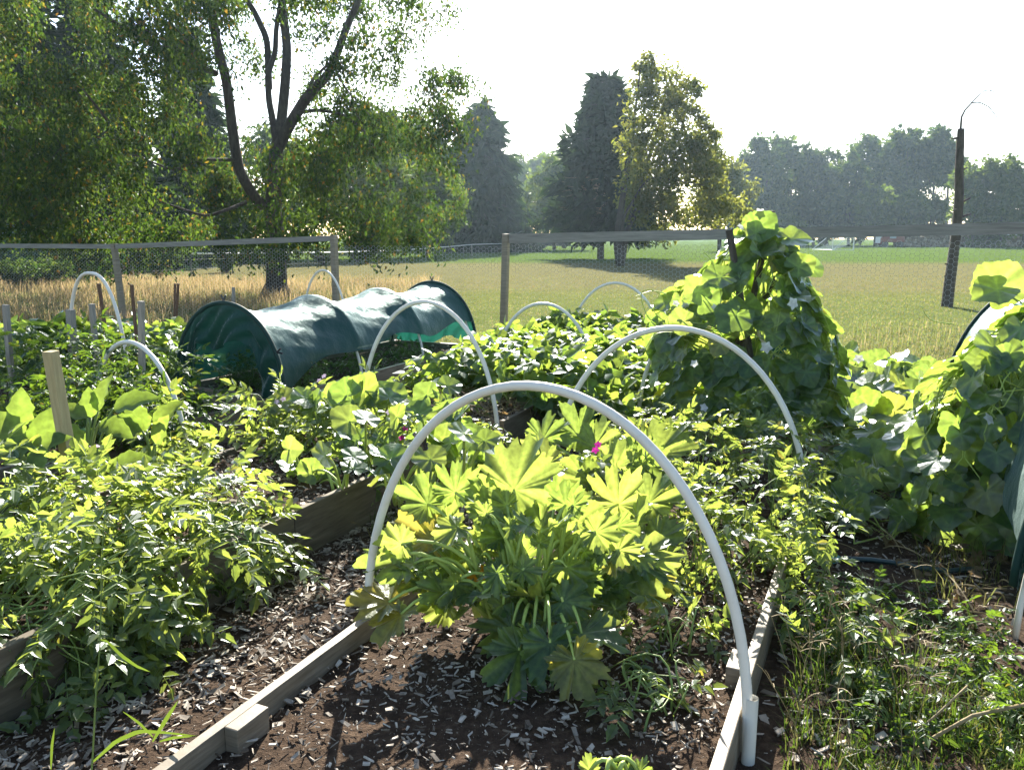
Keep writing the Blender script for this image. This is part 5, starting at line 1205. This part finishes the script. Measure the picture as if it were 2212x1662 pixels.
def conifer(label, x, ytop, halfw, Y, n, mat, group, bare=.0, droop=.5, size=.8, power=.8, irregular=.15):
    b = at(x, 520, Y); b[2] = 0; H = at(x, ytop, Y)[2]; Rm = halfw * Y / F
    e = thing('conifer', label, 'tree', b, group); m, mm = MB(), MB(); branchy(mm, [b - UP * .1, b + UP * H * .5, b + UP * H], H * .022, .02)
    nb = max(40, n // 70); P, D = [], []
    for i in range(nb):
        f = (i + .5) / nb; z = H * (bare + (1 - bare) * f); L = Rm * max(.04, (1 - f)) ** power * (1 + irregular * rng.normal()); a = i * 2.4 + rng.normal(0, .3)
        d = np.array((math.cos(a), math.sin(a), 0)); tip = b + UP * (z - droop * L * .55) + d * L
        c = curve(b + UP * z, tip, .1 * L, 5); mm.tube(c, np.linspace(.02 + .008 * L, .01, 5), 4, cap=False)
        k = int(n / nb * (.35 + 1.3 * (1 - f))); t = rng.random(k) ** .7; q = c[0] * (1 - t)[:, None] + c[-1] * t[:, None]
        q = q + rng.normal(0, 1, (k, 3)) * np.array((.10, .10, .06)) * L * .9 - UP * (.15 * L * t * rng.random(k))[:, None]
        P.append(q); D.append(d * .7 + rng.normal(0, .45, (k, 3)) + (0, 0, -droop))
    P, D = np.concatenate(P), np.concatenate(D); ok = P[:, 2] > .1; P, D = P[ok], D[ok]
    put(m, [quad_leaf(.32, .06, .15), quad_leaf(.42, .02, .1)], P, D, rng.normal(0, .7, P.shape) + UP, size * (.6 + .8 * rng.random(len(P))))
    m.build('crown', mat, e); mm.build('trunk', M['bark'], e); return e
CG, TL, MT = 'tall conifers behind the big tree', 'trees along the far right field edge', 'trees on the far side of the lawn'
conifer('very dark tall conifer at the upper left corner', 60, -260, 190, 36, 9000, M['conifer'], CG, size=.9)
conifer('dark conifer behind the left branches of the big tree', 230, -120, 150, 40, 7500, M['conifer'], CG, size=.9)
conifer('dark conifer low behind the forked trunk', 430, 60, 110, 48, 6000, M['conifer'], CG, size=.9)
conifer('dark blue spruce standing alone left of the field gate gap', 1040, 218, 118, 86, 9500, M['conifer'], MT, size=1.3, power=.62, droop=.6)
conifer('shorter dark spruce tucked against the left side of the lone spruce', 975, 330, 80, 92, 5000, M['conifer'], MT, size=1.3, power=.7)
conifer('narrow dark conifer top above the mid lawn trees', 845, 235, 90, 95, 4500, M['conifer'], MT, size=1.3)
vt('sunlit lawn tree right of the forked trunk', [(760, 300, 55), (720, 370, 60), (810, 360, 60), (850, 430, 70), (770, 440, 70), (900, 470, 50), (690, 450, 50)], 60, 9000, .42, M['mid_tree'], MT)
vt('rounded pale green lawn tree before the lone spruce', [(915, 400, 55), (960, 420, 45), (880, 450, 55), (940, 470, 50)], 66, 5500, .45, M['mid_tree'], MT)
vt('dark leafy tree behind the lawn trees', [(900, 290, 40), (940, 320, 45), (880, 340, 50), (950, 400, 60), (880, 420, 60)], 105, 5000, .75, M['far_tree'], MT)
vt('dim leafy tree low behind the big trunk', [(620, 430, 60), (540, 450, 60), (680, 400, 60), (480, 470, 60), (600, 330, 70)], 62, 8000, .45, M['far_tree'], MT)
vt('dim leafy tree behind the left fence rail', [(350, 430, 70), (260, 460, 60), (420, 400, 70), (180, 480, 55)], 55, 7000, .45, M['far_tree'], MT)
vt('dim undergrowth tree at the left edge', [(60, 470, 70), (130, 440, 60), (20, 400, 60)], 44, 5000, .35, M['far_tree'], MT)
vt('yellow green bushy tree in the gap right of the lone spruce', [(1190, 400, 45), (1160, 440, 40), (1220, 430, 45), (1180, 475, 40), (1230, 480, 35), (1205, 360, 28)], 100, 6500, .6, M['mid_tree'], MT)
vt('pale distant tree at the left of the sky gap', [(1120, 370, 30), (1130, 420, 40), (1110, 450, 40)], 165, 2500, 1.0, M['mid_tree'], MT)
vt('pale distant tree in the middle of the sky gap', [(1165, 355, 26), (1180, 390, 35), (1150, 400, 30)], 175, 2500, 1.0, M['mid_tree'], MT)
vt('pale distant tree right beside the tall pine', [(1225, 340, 26), (1215, 380, 35), (1240, 400, 30)], 170, 2500, 1.0, M['mid_tree'], MT)
conifer('tall dark pine with dead lower twigs behind the yellowing tree', 1298, 168, 100, 60, 10500, M['conifer'], MT, bare=.16, size=.9, power=.5, droop=.15, irregular=.2)
g = bpy.context.scene.objects.get('conifer.006')
m = MB()
for _ in range(90):
    z = rnd(.05, .42); a = at(1325, 500 - 300 * z, 59); ang = rnd(2.2, 4.4); L = rnd(1.5, 4.2)
    m.tube(curve(a, a + np.array((math.cos(ang) * L, math.sin(ang) * L * .6, rnd(-.8, .3))), rnd(-.3, .2), 6, side=rng.normal(0, .1, 3)), np.linspace(.03, .01, 6), 3)
m.build('dead_twigs', M['dry_stem'], [o for o in col.objects if o.get('label', '').startswith('tall dark pine')][0])
yt = gz(1340, 574); Yt = yt[1]
Tp = lambda l: [yt] + [at(x, y, Yt + d) for x, y, d in l]
vt('yellowing open crowned tree with twin trunks in the middle of the field', [(1400, 175, 42), (1440, 190, 50), (1480, 215, 40), (1380, 235, 45), (1430, 260, 60), (1490, 290, 50), (1370, 320, 42), (1440, 340, 70), (1510, 360, 60), (1400, 400, 60), (1480, 420, 75), (1550, 420, 48), (1365, 455, 36), (1430, 470, 60), (1540, 465, 50), (1390, 140, 28), (1585, 455, 34), (1520, 300, 34), (1495, 180, 24)],
   Yt, 17000, .24, M['yellow_tree'], MT, bx=1340, spread=.35, trunks=[(Tp([(1332, 520, 0), (1345, 430, 0), (1358, 330, .2), (1375, 220, .3), (1385, 130, .4)]), .28, .03), (Tp([(1350, 520, .4), (1375, 430, .8), (1405, 330, 1), (1440, 230, 1.2), (1470, 160, 1.2)]), .24, .03), (Tp([(1352, 500, .2), (1420, 400, 1), (1500, 330, 1.4)]), .12, .02), (Tp([(1345, 470, -.4), (1400, 380, -1.2), (1520, 400, -1.6)]), .10, .02)])
vt('dim tree filling behind the yellowing crown', [(1560, 380, 45), (1590, 420, 45), (1550, 450, 45), (1520, 330, 40)], 90, 4500, .55, M['yellow_tree'], MT)
tlist = [(1610, 370, 40, 'dark leafy tree at the left end of the far tree line'), (1655, 315, 46, 'dark tree with a rounded top in the far tree line'), (1700, 318, 46, 'tallest dark tree left of the far tree line dip'), (1748, 345, 44, 'dark tree stepping down toward the dip of the tree line'), (1790, 345, 42, 'dark tree at the dip above the soccer goal'), (1832, 350, 40, 'low dark tree above the soccer goal'),
         (1885, 312, 48, 'tall ragged tree right of the tree line dip'), (1925, 360, 40, 'lower tree before the tall ragged pair'), (1962, 300, 46, 'tall open tree with sky showing through its crown'), (2018, 305, 46, 'tall leaning tree left of the bare trunk'), (2050, 340, 34, 'smaller tree right behind the bare trunk')]
for i, (x, y, r, lb) in enumerate(tlist):
    bl = [(x, y, r * .62), (x - r * .5, y + r * .5, r * .6), (x + r * .5, y + r * .45, r * .6), (x, y + r * 1.0, r * .8), (x + r * .3, y + r * 1.8, r * .8), (x - r * .4, y + r * 2.3, r * .8)]
    if i < 7: bl += [(x, y + r * 3.0, r * .9), (x + r * .5, y + r * 3.4, r * .7)]
    if i in (9, 10): bl = bl[:4]
    vt(lb, bl, 150 + rnd(-8, 8), 4200, .95, M['far_tree'], TL, r0=.3, bx=x + rnd(-10, 10))
for i, (x, y, r, lb) in enumerate([(1700, 480, 30, 'low shaded shrub at the foot of the tree line behind the gourd'), (1890, 430, 40, 'lit lower tree in front of the tall ragged pair'), (1960, 445, 36, 'lit bushy tree below the open crowned tree'), (2010, 440, 34, 'hazy bush in the gap left of the bare trunk')]):
    vt(lb, [(x, y, r * .8), (x - r * .6, y + r * .5, r * .7), (x + r * .6, y + r * .5, r * .7), (x, y + r, r * .8)], 138, 2200, .8, M['mid_tree'], TL, r0=.2)
for x, y, r, lb in [(2105, 375, 40, 'hazy pale tree right of the bare trunk'), (2165, 360, 46, 'hazy pale tree near the right picture edge'), (2215, 370, 45, 'hazy pale tree cut by the right picture edge'), (2140, 440, 42, 'lit yellow green tree above the right rail')]:
    vt(lb, [(x, y, r * .7), (x - r * .6, y + r * .6, r * .7), (x + r * .6, y + r * .6, r * .7), (x, y + r * 1.3, r * .9), (x - r * .3, y + r * 2.1, r * .8)], 120, 3600, .7, M['mid_tree'], TL, r0=.25)
# lawn shrubs beyond the far fence
SG = 'shrubs on the lawn behind the far fence'
def shrub(label, x, yb, wpx, hpx, mat, n=1800, size=.12):
    b = gz(x, yb); k = b[1] / F; e = thing('shrub', label, 'shrub', b, SG); m, mm = MB(), MB()
    for i in range(9):
        a = i * .7; t = b + np.array((math.cos(a) * wpx * k * .4, math.sin(a) * wpx * k * .3, hpx * k * rnd(.6, .9))); mm.tube(curve(b, t, -.05, 5), np.linspace(.05, .015, 5), 5)
    for _ in range(int(n / 30)):
        f = rng.random() ** .6; a = rng.random() * 6.28; q = math.sqrt(rng.random()); c = b + np.array((math.cos(a) * q * wpx * k * .5 * (.25 + .75 * f), math.sin(a) * q * wpx * k * .5 * (.25 + .75 * f), hpx * k * (.15 + .85 * f)))
        P = c + rng.normal(0, .12, (30, 3)); put(m, LEAF4, P, rng.normal(0, 1, P.shape), rng.normal(0, 1, P.shape) + UP, size * (.7 + .6 * rng.random(30)))
    m.build('crown', mat, e); mm.build('trunk', M['bark'], e)
shrub('vase shaped shrub with bare lower stems left of the big trunk', 345, 598, 100, 58, M['mid_tree'], 2600)
shrub('small vase shaped shrub nearer the big trunk', 490, 588, 52, 40, M['mid_tree'], 1600)
shrub('dark round shrub by the middle fence post', 698, 572, 70, 40, M['far_tree'], 2400)
shrub('dark shrub under the hanging yellow leaves', 772, 566, 70, 46, M['far_tree'], 2200, .16)
shrub('rambling hedge plant in the shadow at the left edge', 70, 622, 190, 50, M['far_tree'], 4200)
shrub('leafy hedge plant in front of the blue tank', 165, 612, 120, 46, M['mid_tree'], 2200)
# tall bare trunk at the right with bent leader
b = gz(2045, 662); Yb = b[1]
e = thing('dead_tree', 'tall bare dead trunk with a thin arching top behind the right rail', 'tree', b)
m = MB(); branchy(m, [b - UP * .1] + [at(x, y, Yb) for x, y in ((2050, 620), (2058, 560), (2066, 500), (2072, 430), (2072, 360), (2075, 300), (2076, 278))], .135, .075, 9)
for x, y, dx, dy in ((2083, 437, 14, -10), (2082, 468, 16, -6), (2081, 368, 9, -6), (2062, 298, -8, 2), (2048, 570, -7, 0), (2046, 600, -6, -4), (2068, 450, -8, 4)):
    a = at(x - np.sign(dx) * 6, y, Yb); m.tube([a, at(x + dx, y + dy, Yb - .1)], [.035, .015], 5)
m.build('trunk', M['bark_red'], e, smooth=True)
m = MB(); Q = lambda l: pts3([(2696 * .54 + x * .3418, y * .3418, Yb) for x, y in l], 16)
for l, r in (([(1812, 820), (1818, 740), (1840, 695), (1880, 652)], (.028, .018)), ([(1880, 652), (1920, 610), (1960, 575), (1995, 568), (2030, 585), (2090, 604)], (.016, .006)), ([(1880, 652), (1930, 645), (1990, 675), (2035, 730), (2065, 780), (2080, 870), (2085, 940)], (.015, .003)), ([(1880, 652), (1868, 632), (1820, 628), (1775, 650), (1715, 705)], (.010, .004)), ([(2000, 570), (2008, 600), (2006, 645)], (.009, .004))):
    m.tube(Q(l), np.linspace(r[0], r[1], 16), 5)
m.build('branch', M['bark_red'], e, smooth=True)

# ---------------------------------------------------------------- added haze: fades the distance and stands in for lens flare veil
hm, hn, hl = newmat('veil_haze')
pv = hn.new("ShaderNodeVolumePrincipled")
pv.inputs["Color"].default_value = (.60, .80, 1.0, 1)
pv.inputs["Density"].default_value = HAZE
pv.inputs["Anisotropy"].default_value = .55
ho = hn.new("ShaderNodeOutputMaterial"); hl.new(pv.outputs[0], ho.inputs["Volume"])
mb = MB(); mb.box((0, 195, 13.5), (430, 0, 0), (0, 245, 0), (0, 0, 15))
hz = tag(mb.build('haze', hm), 'thin haze added over the whole field in place of lens veil', None, None, 'stuff')
